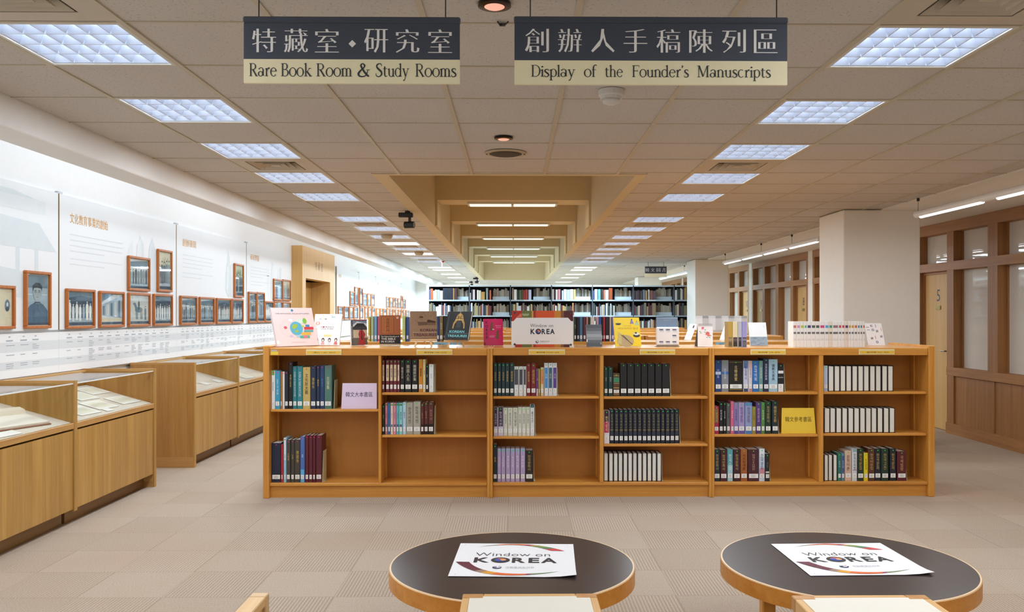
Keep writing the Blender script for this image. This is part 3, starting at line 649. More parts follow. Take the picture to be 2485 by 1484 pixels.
# ------------------------------------------------------------------ framed photographs
M_FRM = WOOD('c4722a', 'a85c1e', 'Z', .4); BLU = ['44566a', '6f8798', 'a9bccb', 'dbe5ea', 'f2f3f0', '8a9eac']
def figure(fr, g, x, y, h, m, mh, L):
    """A standing figure in a long gown: skirt, shoulders, head."""
    w_ = h * .15; fr.poly(g, [(x - w_ * .85, y), (x + w_ * .85, y), (x + w_ * .8, y + h * .35), (x + w_, y + h * .40), (x + w_ * .95, y + h * .70), (x + w_ * .7, y + h * .79), (x + w_ * .28, y + h * .825), (x + w_ * .25, y + h * .85), (x - w_ * .25, y + h * .85), (x - w_ * .28, y + h * .825), (x - w_ * .7, y + h * .79), (x - w_ * .95, y + h * .70), (x - w_, y + h * .40), (x - w_ * .8, y + h * .35)], m, L); fr.ell(g, x, y + h * .915, h * .07, h * .08, P('d4d6d2', .6, var=.1), L + 1, 12); fr.ell(g, x, y + h * .968, h * .066, h * .034, P('39434d', .6, var=0), L + 2, 12)
def photo(fr, g, W, H, kind, seed):
    r = random.Random(seed); c = [P(h, .6, var=.12) for h in BLU]; tan = P('e6dcc0', .6, var=.05)
    if kind == 'doc':
        fr.rect(g, 0, 0, W, H, tan, 1)
        for i in range(14): fr.rect(g, W * (.05 + .045 * i), H * .12, W * (.055 + .045 * i), H * .9, P('c9bd9e', .6, var=0), 2)
        fr.ell(g, W * .78, H * .55, W * .13, H * .17, c[1], 3); fr.ell(g, W * .78, H * .58, W * .05, H * .06, c[3], 4); fr.ell(g, W * .78, H * .45, W * .09, H * .06, c[0], 4)
    elif kind == 'portrait':
        fr.rect(g, 0, 0, W, H, c[2], 1); fr.rect(g, 0, H * .74, W, H, c[1], 2); fr.rect(g, 0, H * .60, W, H * .615, c[3], 2)
        sk, cl, ha = P('aab6bd', .6, var=.10), P('56718a', .6, var=.15), P('2c3640', .6, var=.1)
        fr.poly(g, [(0, 0), (W, 0), (W, H * .28), (W * .8, H * .40), (W * .62, H * .45), (W * .4, H * .45), (W * .16, H * .39), (0, H * .28)], cl, 3)
        fr.rect(g, W * .40, H * .42, W * .62, H * .54, sk, 4); fr.ell(g, W * .5, H * .64, W * .2, H * .155, sk, 5); fr.ell(g, W * .31, H * .63, W * .035, H * .035, sk, 4); fr.ell(g, W * .69, H * .63, W * .035, H * .035, sk, 4)
        fr.poly(g, [(W * .29, H * .67), (W * .33, H * .74), (W * .5, H * .745), (W * .68, H * .73), (W * .71, H * .67), (W * .72, H * .78), (W * .6, H * .84), (W * .42, H * .845), (W * .3, H * .79)], ha, 6)
        for s in (-1, 1):
            fr.ell(g, W * (.5 + s * .085), H * .655, W * .034, H * .007, ha, 6, 10); fr.line(g, [(W * (.5 + s * .14), H * .685), (W * (.5 + s * .04), H * .688)], H * .008, ha, 6)
            fr.line(g, [(W * .5 + s * W * .088 + W * .062 * math.cos(q), H * .654 + H * .026 * math.sin(q)) for q in [i * .52 for i in range(13)]], H * .003, P('5d6a72', .5, var=0), 7)
        fr.line(g, [(W * .5, H * .65), (W * .52, H * .60), (W * .48, H * .598)], H * .007, P('7c878c', .6, var=0), 6); fr.line(g, [(W * .44, H * .555), (W * .56, H * .556)], H * .009, P('5f686d', .6, var=0), 6)
        fr.poly(g, [(W * .52, H * .5), (W * .62, H * .52), (W * .69, H * .6), (W * .7, H * .7), (W * .63, H * .72), (W * .6, H * .58)], P('98a5ad', .6, var=.08), 5); fr.line(g, [(W * .34, H * .3), (W * .3, H * .05)], W * .01, P('465e74', .6, var=0), 4); fr.line(g, [(W * .5, H * .44), (W * .52, H * .3), (W * .7, H * .2)], W * .012, P('465e74', .6, var=0), 4); fr.rect(g, W * .38, H * .43, W * .63, H * .462, P('4a6278', .6, var=.1), 7)
        fr.rect(g, 0, 0, W, H * .045, c[0], 8)
    elif kind == 'house':
        fr.rect(g, 0, 0, W, H, c[3], 1); fr.poly(g, [(0, H * .62), (W, H * .98), (W, H * .2), (0, H * .3)], c[2], 2); fr.poly(g, [(0, H), (W * .6, H), (0, H * .7)], c[1], 2)
        for i in range(5):
            a = W * (.1 + .18 * i); fr.poly(g, [(a, H * (.32 - .02 * i)), (a + W * .1, H * (.3 - .02 * i)), (a + W * .1, H * (.62 + .05 * i)), (a, H * (.6 + .05 * i))], c[4] if i % 2 else c[1], 3)
            fr.line(g, [(a + W * .05, H * .3), (a + W * .05, H * (.6 + .05 * i))], W * .012, c[0], 4)
        fr.rect(g, 0, H * .1, W, H * .2, tan, 3); fr.rect(g, 0, 0, W, H * .08, c[0], 8)
    elif kind == 'rider':
        fr.rect(g, 0, 0, W, H, P('cfd3d0', .6, var=.1), 1); d = c[1]
        fr.ell(g, W * .5, H * .5, W * .2, H * .1, d, 2); fr.poly(g, [(W * .33, H * .5), (W * .25, H * .7), (W * .32, H * .76), (W * .42, H * .56)], d, 3); fr.ell(g, W * .26, H * .71, W * .07, H * .035, d, 4)
        for a in (.36, .42, .6, .66): fr.line(g, [(W * a, H * .48), (W * (a + .01), H * .16)], W * .035, d, 3)
        figure(fr, g, W * .5, H * .5, H * .36, c[0], c[1], 5); figure(fr, g, W * .85, H * .14, H * .5, d, c[0], 3); fr.rect(g, 0, 0, W, H * .09, c[0], 8)
    else:
        bg = {'group': c[0], 'light': c[3], 'tall': P('e2ddc8', .6, var=.1), 'green': P('cfd9c4', .6, var=.2)}[kind]
        fr.rect(g, 0, 0, W, H, bg, 1); fr.rect(g, 0, H * .09, W, H * .22, c[2], 2); n = max(3, int(W / .055))
        if kind == 'light': fr.poly(g, [(0, H * .9), (W, H), (W, H * .7), (0, H * .75)], c[1], 2)
        if kind in ('tall', 'green'):
            for i in range(9): fr.poly(g, [(W * r.random(), H * .3), (W * r.random(), H * .3), (W * r.random(), H * .9)], P('b7b79a' if kind == 'tall' else '6f9a80', .6, var=.2), 2)
        for i in range(n): figure(fr, g, W * (i + .6) / (n + .2), H * r.uniform(.12, .17), H * r.uniform(.5, .64), c[r.choice((4, 3, 4, 2) if kind == 'group' else (0, 1, 5))], c[2], 3 + (i % 3))
        if kind == 'group': fr.poly(g, [(0, H), (W, H), (W, H * .84), (W * .5, H * .9), (0, H * .82)], c[1], 2)
        fr.rect(g, 0, 0, W, H * .085, c[0], 8)
FRAMES = [(-20, 39.7, 690, 799, 'doc', 'framed pale document with a small oval portrait, nearest on the left wall'), (64.7, 126.3, 655, 797.5, 'portrait', 'tall framed photograph of a person in spectacles and a dark gown'),
 (164.7, 233, 699, 798.5, 'group', 'framed photograph of people in white gowns, first below the big orange title'), (244.9, 304, 704.8, 794.7, 'house', 'framed photograph of a long building with tall windows'),
 (314.6, 366, 619, 704, 'light', 'framed group photograph hanging directly above the horse rider'), (315, 367, 709, 793, 'rider', 'framed photograph of a rider on a horse'),
 (385.6, 419.7, 603, 706.5, 'tall', 'narrow tall cream framed photograph beside the upper group photograph'), (375.5, 420.7, 712, 791.4, 'group', 'framed dark group photograph below the narrow tall cream one'),
 (440.4, 480, 716.4, 789.7, 'light', 'framed crowd photograph, first below the second orange title'), (486.8, 522.3, 719.6, 787.8, 'light', 'framed crowd photograph, second below the second orange title'),
 (528, 562.5, 722.3, 786.4, 'group', 'framed dark crowd photograph, third below the second orange title'), (564.4, 591.9, 724.2, 786, 'group', 'framed dark photograph right below the narrow green one'),
 (571, 593, 638, 720.4, 'green', 'narrow tall framed photograph with green in it'), (605.3, 624.5, 707, 784.8, 'light', 'narrow framed photograph, first of the touching pair before the portal'),
 (625.3, 643.6, 708, 784, 'light', 'narrow framed photograph, second of the touching pair before the portal'), (644.4, 665, 729.9, 783.7, 'group', 'shorter framed photograph just after the touching narrow pair'),
 (666, 687, 675.4, 728, 'light', 'upper left framed photograph of the four beside the portal'), (687.8, 707, 677, 729, 'tall', 'upper right framed photograph of the four beside the portal'),
 (666.8, 687, 730, 783, 'light', 'lower left framed photograph of the four beside the portal'), (688, 707, 732, 783, 'light', 'lower right framed photograph of the four beside the portal')]
far = [(850.6, 861.4, 705.5, 741), (862, 870.5, 695, 742), (874, 881, 697.5, 743), (881.7, 891.8, 710, 743.5), (893, 900.8, 711, 744), (901.6, 909.6, 712, 744), (938.7, 945, 719, 746.8), (946.8, 954, 720.5, 747), (954.8, 960, 721, 747), (960.6, 966, 722, 748), (966.8, 973, 723, 748), (974, 978.4, 716.9, 749), (979, 985, 725, 749)]
far2 = [(822, 833.5, 742, 778), (836.8, 847.4, 742.5, 777.5), (849, 858.6, 743, 777.5), (860, 869.5, 743.5, 777), (874.5, 882, 744, 777), (886.5, 893.4, 744.5, 776.5), (895, 902.3, 745, 776.5), (904, 911.2, 745, 776.5), (914.6, 921.7, 747, 776), (924, 929.8, 747.5, 776), (931.4, 938.7, 748, 776), (940.3, 945.2, 748, 775.5), (947.6, 953, 749, 775.5), (955, 959.7, 749, 775), (961, 966.2, 750, 775), (967.8, 973, 750, 775), (975, 979, 750.5, 775), (980, 984.8, 751, 775), (986.4, 993.7, 752, 775)]
for i, q in enumerate(far): FRAMES.append((*q, ('light', 'tall', 'group')[i % 3], 'small framed picture beyond the portal, %s from the left in the upper row' % ordw(i)))
for i, q in enumerate(far2): FRAMES.append((*q, ('light', 'group', 'tall')[i % 3], 'small framed picture beyond the portal, %s from the left in the lower row' % ordw(i)))
for i, (p0, p1, q0, q1, kind, lab) in enumerate(FRAMES):
    XF = WALLX + .028
    _, ya, zt = at(p0, q0, X=XF); zb = at(p0, q1, X=XF)[2]; yb = at(p1, X=XF)[1]
    zb = max(zb, 1.34)
    t = thing('picture_frame', lab, 'framed picture', (WALLX + .001, (ya + yb) / 2, zb), 'framed pictures on the left wall')
    fw = .022 if ya < 14.2 else .028; A, B = WALLX + .002, XF
    f = MB()
    for a, b, c, d in ((ya, yb, zb, zb + fw), (ya, yb, zt - fw, zt), (ya, ya + fw, zb + fw, zt - fw), (yb - fw, yb, zb + fw, zt - fw)): f.rbox(A, B, a, b, c, d, M_FRM, .004)
    f.obj('frame', t)
    g = MB().box(A, A + .006, ya + fw - .002, yb - fw + .002, zb + fw - .002, zt - fw + .002, P('f3f1ea', .6, var=0))
    W, H = yb - ya - 2 * fw - .012, zt - zb - 2 * fw - .012
    photo(wallfr(ya + fw + .006, zb + fw + .006, A + .006), g, W, H, kind, i); g.obj('photograph', t)
    if ya < 14.2: MB().box(A + .016, A + .018, ya + fw, yb - fw, zb + fw, zt - fw, M_GLASS).obj('glass', t)
# ------------------------------------------------------------------ wooden portal with recessed door
M_PORT = WOOD('dcb473', 'd0a461', 'Z', .5)
p = MB()
p.box(-3.72, -3.52, PY0, OY0, 0, 2.6, M_PORT); p.box(-3.72, -3.52, OY1, PY1, 0, 2.6, M_PORT); p.box(-3.72, -3.52, OY0, OY1, OZ, 2.6, M_PORT)
p.box(-4.2, -3.72, OY0 - .1, OY0, 0, OZ, M_PORT); p.box(-4.2, -3.72, OY1, OY1 + .1, 0, OZ, M_PORT); p.box(-4.2, -3.72, OY0, OY1, OZ, OZ + .05, M_PORT)
po = struct(p, 'trim_3', label='pale wooden portal on the left wall')
g = MB(); fr = wallfr(0, 0, -3.52)
for c, px in zip('\u7279\u85cf\u5ba4', (767, 774, 781)): fr.text(g, c, at(px, X=-3.52)[1], 2.315, P('8a5f3a', .5, var=0), w=.14, h=.15)
g.obj('lettering', po)
d = tag(thing('door_30', None, None, (-3.9, 15.5, 0)), kind='structure')
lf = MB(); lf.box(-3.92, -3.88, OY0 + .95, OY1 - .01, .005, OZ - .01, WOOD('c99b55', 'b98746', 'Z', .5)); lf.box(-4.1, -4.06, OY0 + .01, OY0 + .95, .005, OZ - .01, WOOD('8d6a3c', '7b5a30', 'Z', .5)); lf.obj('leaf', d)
hd = MB(); hd.tube([(-3.87, OY0 + 1.02, .95), (-3.87, OY0 + 1.02, 1.15)], .01, P('a8a8a8', .3, 1.0)); hd.obj('handle', d)
# ------------------------------------------------------------------ glazed wooden display cases
M_BED, M_GAP = P('e0d7c8', .9), P('4a3018', .8)
BO, BV = Vector((-3.075, 0, .712)), Vector((-.55, 0, .155)).normalized(); BN = Vector((.155, 0, .55)).normalized()
def case(y0, y1, lab, near_end, far_end):
    t = thing('display_case', lab, 'display case', (-3.35, (y0 + y1) / 2, 0), 'glazed wooden display cases along the left wall')
    XB, XF_ = -3.66, -3.05; th = .02
    a, b = y0 + (.04 if near_end else th), y1 - (.04 if far_end else th)
    for (p, q, end, nm) in ((y0, a, near_end, 'side_panel'), (b, y1, far_end, 'side_panel')):
        s = MB(); s.box(XB, XF_ - .012, p, q, 0.1 if not end else .1, .982, M_CASEEND if end else M_CASE_Z); s.box(XB, XF_ - .012, p, q, .982, 1.0, M_CASE_X); s.box(XF_ - .012, XF_, p, q, .098 if not end else 0, 1.0, M_CASE_Z)
        if end: s.box(XB, XF_ - .012, p, q, 0, .1, M_CASE_X)
        s.obj(nm, t)
    MB().box(XB + .02, XF_ - .09, a, b, 0, .11, WOOD('8f6a3a', '7c5a2e', 'Y')).obj('plinth', t)
    c = MB(); c.box(XB, XF_ - .035, a, b, .11, .65, M_GAP); c.obj('carcass', t)
    MB().box(XF_ - .03, XF_ - .008, a + .003, b - .003, .112, .655, M_CASE_Z).obj('front_panel', t)
    MB().rbox(XF_ - .05, XF_ - .002, a, b, .667, .708, M_CASE_Y, .003).obj('front_rail', t)
    bd = MB(); L = .565; p0, p1 = BO - BN * .002, BO + BV * L - BN * .002
    bd.add([(p0.x, a, p0.z), (p0.x, b, p0.z), (p1.x, b, p1.z), (p1.x, a, p1.z), (p0.x, a, p0.z - .02), (p0.x, b, p0.z - .02), (p1.x, b, p1.z - .02), (p1.x, a, p1.z - .02)], [(0, 1, 2, 3), (4, 7, 6, 5), (0, 4, 5, 1), (2, 6, 7, 3)], M_BED); bd.obj('sloping_bed', t)
    MB().box(XB, XB + .02, a, b, .8, .982, M_CASE_Z).box(XB, XB + .04, a, b, .97, .99, M_CASE_Y).obj('back_rail', t)
    MB().box(XB + .04, XF_ - .014, a, b, .976, .982, M_GLASS).obj('top_glass', t)
    MB().box(XF_ - .016, XF_ - .010, a, b, .709, .976, M_GLASS).obj('front_glass', t)
    MB().box(XF_ - .018, XF_ - .008, a, b, .976, .983, P('eef3f0', .25, var=0)).obj('glass_edge_glint', t)  # glint along the polished glass edge, painted as a near-white strip
case(4.68, 6.02, 'glazed oak display case nearest on the left, holding the open manuscript', False, False)
case(6.02, 7.36, 'glazed oak display case holding five mounted yellowish sheets', False, True)
case(8.235, 9.545, 'glazed oak display case whose tall end faces us, beyond the gap', True, False)
case(9.545, 10.86, 'glazed oak display case right after the one with the tall end', False, False)
case(10.86, 12.17, 'glazed oak display case half hidden by the left end of the bookcases', False, True)
case(13.0, 14.25, 'farthest glazed oak display case, just before the portal', True, True)
def bedpt(px, py):
    d = at(px, py, Y=1.0); e = Vector(d) - Vector((0, 0, HC)); o = Vector((0, 0, HC))
    k = (BO - o).dot(BN) / e.dot(BN); return o + e * k
def sheet(px, py, w_, h_, rot, lab, name='manuscript_sheet', cat='manuscript', mount=True, col='f1efdc'):
    c = bedpt(px, py); s = (c - BO).dot(BV); c = c + BV * (max(h_ / 2 + .015, min(.54 - h_ / 2, s)) - s)
    for lo, hi in ((4.68, 6.02), (6.02, 7.36), (8.235, 9.545), (9.545, 10.86)):
        if lo <= c.y <= hi: c.y = max(lo + w_ / 2 + .06, min(hi - w_ / 2 - .06, c.y))
    R = Matrix.Rotation(rot, 3, BN); u = R @ Vector((0, 1, 0)); v = R @ BV
    fr = FR(c - u * w_ / 2 - v * h_ / 2 + BN * .001, u, v, BN)
    t = thing(name, lab, cat, tuple(c), 'papers in the display cases')
    b = MB(); q = [fr.p(0, 0), fr.p(w_, 0), fr.p(w_, h_), fr.p(0, h_)]; b.add(q + [p_ + BN * .003 for p_ in q], [(3, 2, 1, 0), (4, 5, 6, 7), (0, 1, 5, 4), (1, 2, 6, 5), (2, 3, 7, 6), (3, 0, 4, 7)], P('f6f4ee', .7, var=0)); b.obj('mount' if mount else 'card', t)
    if mount:
        f2 = FR(fr.p(0, 0, .003), u, v, BN); g = MB(); f2.rect(g, .025, .025, w_ - .025, h_ - .025, P(col, .7, var=.03), 1)
        for i in range(9): f2.rect(g, .05 + (w_ - .1) * i / 9, .045, .053 + (w_ - .1) * i / 9, h_ - .05, P('dcd8bf', .7, var=0), 2)
        g.obj('paper', t)
sheet(227, 947, .29, .175, -.05, 'mounted cream sheet at the back of the second display case'); sheet(240, 982, .29, .175, -.05, 'mounted yellowish sheet at the front of the second display case')
sheet(297, 970, .29, .175, -.05, 'mounted yellowish sheet nearest the end panel of the second display case'); sheet(196, 996, .28, .175, -.05, 'mounted yellowish sheet half hidden by the case divider, front row')
sheet(196, 961, .28, .175, -.05, 'mounted cream sheet half hidden by the case divider, back row'); sheet(262, 994, .1, .05, -.05, 'tiny white caption card at the front of the second display case', 'caption_card', 'caption card', False)
sheet(30, 1062, .3, .07, -.05, 'white caption sheet in front of the open manuscript', 'caption_card', 'caption card', False)
sheet(497, 930, .14, .09, -.05, 'small white caption card in the case beyond the gap, front', 'caption_card', 'caption card', False); sheet(527, 924, .14, .09, -.05, 'small white caption card in the case beyond the gap, back', 'caption_card', 'caption card', False)
sheet(602, 915, .28, .18, -.05, 'mounted sheet in the fourth display case')
# open manuscript: cover board, flat page block, turned-over leaf roll
c = bedpt(30, 1018); R = Matrix.Rotation(-.12, 3, BN); u = R @ Vector((0, 1, 0)); v = R @ BV
t = thing('open_book', 'open handwritten manuscript book in the nearest display case', 'book', tuple(c))
def slab(a0, a1, b0, b1, c0, c1, m, nm):
    q = [c + u * a + v * b + BN * n for n in (c0, c1) for a, b in ((a0, b0), (a1, b0), (a1, b1), (a0, b1))]
    return MB().add(q, [(3, 2, 1, 0), (4, 5, 6, 7), (0, 1, 5, 4), (1, 2, 6, 5), (2, 3, 7, 6), (3, 0, 4, 7)], m).obj(nm, t)
slab(-.36, .17, -.16, .12, .001, .006, P('9a6a52', .6), 'cover'); slab(-.35, .16, -.15, .03, .0061, .02, P('efe9dc', .7), 'page_block')
g = MB(); pr = [(.03, .02), (.05, .045), (.09, .05), (.13, .035), (.19, .012), (.19, .008), (.13, .028), (.09, .04), (.06, .034), (.035, .0205)]
pts = [[c + u * a + v * b + BN * h_ for b, h_ in pr] for a in (-.35, .165)]
n = len(pr); g.add(pts[0] + pts[1], [tuple(range(n))[::-1], tuple(range(n, 2 * n))] + [(i, (i + 1) % n, n + (i + 1) % n, n + i) for i in range(n)], P('e2d8c2', .7)); g.obj('curled_leaves', t)
# ------------------------------------------------------------------ the three low bookcases
YB, YD = 6.86, 7.60                                    # front and back of the run
def zy(py, Y=YB): return HC - (py - VY) * Y / F
UX = [-1.998, -0.200, 1.569, 3.358]
UNIT = ['left', 'middle', 'right']
SH = {(0, 'left'): [992.5], (0, 'right'): [952, 1055], (1, 'left'): [961.6, 1059], (1, 'right'): [962.4, 1078], (2, 'left'): [952, 1055], (2, 'right'): [951.3, 1053]}
DIVPX = [(918, 924.5), (1456, 1465), (1988, 1999)]
LBL = {(0, 'left'): (743, 829, '\u3014\u97d3\u6587\u3015L 000 - 900.99'), (0, 'right'): (1011, 1098, '\u3014\u97d3\u6587\u53c3\u8003\u66f8\u3015R 000 - 016.720'), (1, 'left'): (1283, 1371, '\u3014\u97d3\u6587\u53c3\u8003\u66f8\u3015R 016.720 - 346.99'),
       (1, 'right'): (1552, 1638, '\u3014\u97d3\u6587\u53c3\u8003\u66f8\u3015R 340 - 590.99'), (2, 'left'): (1821, 1906, '\u3014\u97d3\u6587\u53c3\u8003\u66f8\u3015R 590 - 807.99'), (2, 'right'): (2084, 2170, '\u3014\u97d3\u6587\u53c3\u8003\u66f8\u3015R 810 - 990.99')}
M_TOP = WOOD('dca25a', 'cf9148', 'X', 0.22); M_BACKP = WOOD('c58638', 'bd7f34', 'Z', .5)
ZT, ZS, BAYX = 1.191, 0.1176, {}
for u in range(3):
    x0, x1 = UX[u], UX[u + 1]; wl_ = .05 if u == 0 else .022; wr = .05 if u == 2 else .022
    t = thing('bookcase', '%s of the three low double-sided oak bookcases across the room' % ('leftmost', 'middle one', 'rightmost')[u], 'bookcase', ((x0 + x1) / 2, (YB + YD) / 2, 0), 'low oak bookcases across the room')
    for a, b, e in ((x0, x0 + wl_, u == 0), (x1 - wr, x1, u == 2)): MB().rbox(a + .0005, b - .0005, YB - .012, YD, 0, 1.209 if e else ZT + .002, M_OAK_Z, .004).obj('side_panel', t)
    a, b = x0 + wl_, x1 - wr
    MB().rbox(a, b, YB + .02, YD, ZT - .03, ZT, M_TOP, .003).obj('top', t)
    MB().rbox(a, b, YB, YB + .022, zy(862), ZT, M_OAK_X, .003).obj('fascia', t)
    MB().box(a, b, 7.185, 7.2, ZS, ZT - .03, M_BACKP).obj('back_panel', t)
    MB().box(a, b, YB + .03, YD - .03, .0, .0946, M_OAK_X).obj('plinth', t)
    MB().rbox(a, b, YB + .004, YD - .004, .0946, ZS, M_OAK_X, .003).obj('bottom_shelf', t)
    dx0, dx1 = at(DIVPX[u][0], Y=YB)[0], at(DIVPX[u][1], Y=YB)[0]
    MB().rbox(dx0, dx1, YB + .004, 7.185, ZS, ZT - .03, M_OAK_Z, .003).obj('divider', t)
    for bay, p, q in (('left', a, dx0), ('right', dx1, b)):
        BAYX[(u, bay)] = (p, q)
        for py in SH[(u, bay)]: MB().rbox(p + .002, q - .002, YB + .02, 7.183, zy(py) - .02, zy(py), M_OAK_X, .003).obj('shelf', t)
        for xx in (p + .001, q - .013): MB().box(xx, xx + .012, 7.08, 7.11, ZS + .001, ZT - .06, M_OAK_Z).obj('shelf_rail', t)
        l0, l1, tx = LBL[(u, bay)]; lx0, lx1 = at(l0, Y=YB)[0], at(l1, Y=YB)[0]; za, zb = zy(860), zy(847)
        lb = MB().box(lx0, lx1, YB - .006, YB - .0002, za, zb, P('e9dcae', .5, var=0)).obj('range_label', t)
        fr = front(lx0, YB - .006, za); W = lx1 - lx0; g = MB(); fr.rect(g, .006, .006, W - .004, .030, P('eec045', .5, var=0), 1); fr.text(g, tx, W * .52, .018, P('3a3020', .5, var=0), w=W * .62, h=.012, L=2); g.obj('lettering', lb)
    if u == 0:
        g = MB(); fr = front(at(657, Y=YB)[0], YB, zy(860)); fr.rect(g, 0, 0, .06, .026, P('f0d040', .5, var=0), 1); fr.rect(g, 0, .027, .05, .04, P('b9b6ae', .5, var=0), 1); g.obj('sticker', t)
# ------------------------------------------------------------------ books in the bookcases
YS = 6.905                                             # the plane of the spines
DOTS = {'p': 'e2227e', 'g': '43d94f'}
M_PAGE, M_STICK = P('ece8dc', .8, var=.06), P('f4f4f0', .6, var=0)
WHERE = {}
def book(x0, x1, zt, zb, Y, h, look, title='', tc='d8d2c0', bands=(), dot='g', fore=False, depth=None, sticker=True, label='', group='', ph=None, lite=False):
    """An upright book: case with boards and rounded-off spine, page block, class-mark sticker, coloured dot."""
    H = zt - zb; W = x1 - x0; D = depth or min(.155, max(.13, H * .7))
    t = thing('book', label, 'book', ((x0 + x1) / 2, Y + D / 2, zb), group)
    m = P(h, .45); bt = min(.003, W * .18); c = min(.004, W * .25); mb = MB()
    if not fore:
        pr = [(x0, Y + D), (x0, Y + c), (x0 + c, Y), (x1 - c, Y), (x1, Y + c), (x1, Y + D), (x1 - bt, Y + D), (x1 - bt, Y + c * 1.4), (x0 + bt, Y + c * 1.4), (x0 + bt, Y + D)]
        k = len(pr); v = [(a, b, zb) for a, b in pr] + [(a, b, zt) for a, b in pr]
        caps = [(0, 1, 8, 9), (1, 2, 8), (2, 3, 7, 8), (3, 4, 7), (4, 5, 6, 7)]
        mb.add(v, [q[::-1] for q in caps] + [tuple(i + k for i in q) for q in caps] + [(i, (i + 1) % k, k + (i + 1) % k, k + i) for i in range(k)], m)
        fr = front(x0 + c, Y, zb); w_ = W - 2 * c
        for f0, f1, hh in bands: fr.rect(mb, 0, H * f0, w_, H * f1, P(hh, .45, var=0), 1)
        if title:
            tm = P(tc, .45, var=0)
            if title.startswith('>'): s_ = title[1:]; fr.text(mb, s_, w_ / 2, H * .58, tm, w=min(H * .58, len(s_) * w_ * .42), h=min(w_ * .45, .016), L=3, rot=True)
            else:
                n = len(title); hh = min(H * .50, n * w_ * .85, n * .034)
                fr.text(mb, '\n'.join(title), w_ / 2, H * .60, tm, w=min(w_ * .54, .024), h=hh, L=3)
        mb.obj('cover', t)
        MB().box(x0 + bt + .0003, x1 - bt - .0003, Y + c * 1.4 + .001, Y + D - .004, zb + .003, zt - .004, P(ph, .8, var=.05) if ph else M_PAGE).obj('page_block', t)
        if sticker and not lite:
            s = MB(); fr.rect(s, w_ * .04, .026, w_ * .96, .026 + min(.034, H * .14), M_STICK, 4)
            for i in range(3): fr.rect(s, w_ * .25, .033 + i * .008, w_ * .7, .0355 + i * .008, P('8a8f94', .6, var=0), 5)
            s.obj('class_label', t)
        if dot and not lite: s = MB(); fr.ell(s, w_ / 2, H - .014, min(.0045, w_ * .3), .0045, P(DOTS[dot], .5, var=0), 4, 10); s.obj('dot_sticker', t)
    else:
        for a, b in ((x0, x0 + bt), (x1 - bt, x1)): mb.box(a, b, Y, Y + D, zb, zt, m)
        mb.box(x0, x1, Y + D - bt, Y + D, zb, zt, m); mb.obj('cover', t)
        MB().rbox(x0 + bt + .0003, x1 - bt - .0003, Y + .004, Y + D - bt - .001, zb + .004, zt - .006, P(ph or 'edebe2', .8, var=.04), .002).obj('page_block', t)
    return t
def bookend(px0, px1, pyt, zb, Y, lab, h='cdd0aa'):
    x = at(px0, Y=Y)[0]; zt = HC - (pyt - VY) * Y / F; t = thing('bookend', lab, 'bookend', (x, Y + .08, zb), 'pale green metal bookends')
    q = abs(at(px1, Y=Y)[0] - x)
    MB().prism([(Y + .004, zb), (Y + .15, zb), (Y + .15, zt), (Y + .04, zt)], 'x', x + .003, x + .0055, P(h, .45)).obj('upright_plate', t)
    MB().box(x + .0056, x + .016, Y + .02, Y + .14, zb, zb + .0015, P(h, .45)).obj('foot', t)
def shelf(u, bay, lvl, org, base_px, rows, be=None, dot='g'):
    """ROWS are (left, right, top) in the crop the shelf was measured in, then colour, look and lettering."""
    ox, oy, k = org; zb = (zy(base_px) if lvl != 'bottom' else ZS) + .0006
    xl, xr = BAYX[(u, bay)]; prev = xl + .001; g = 'books on the %s shelf of the %s bay, %s bookcase' % (lvl, bay, UNIT[u])
    for i, r in enumerate(rows):
        p0, p1, pt, h, look = r[:5]; kw = dict(r[6]) if len(r) > 6 else {}; ti = r[5] if len(r) > 5 else ''
        x0 = max(at(ox + p0 / k, Y=YS)[0] + .0004, prev + .0006); x1 = max(at(ox + p1 / k, Y=YS)[0] - .0004, x0 + .006); prev = x1
        zt = HC - (oy + pt / k - VY) * YS / F
        lab = '%s, %s from left, %s shelf, %s bookcase %s bay' % (look, ordw(i), lvl, UNIT[u], bay)
        kw.setdefault('dot', dot); book(x0, x1, zt, zb, YS + random.uniform(-.004, .006), h, look, ti, label=lab, group=g, **kw)
    if be: bookend(ox + be[0] / k, ox + be[1] / k, oy + be[2] / k, zb, YS, 'pale green bookend on the %s shelf, %s bay of the %s bookcase' % (lvl, bay, UNIT[u]))
A, B, C = (640, 820, 3.711), (1190, 840, 3.905), (1720, 820, 3.711)
d = dict
GOLD, WH = 'c9ad62', 'f2f0ea'
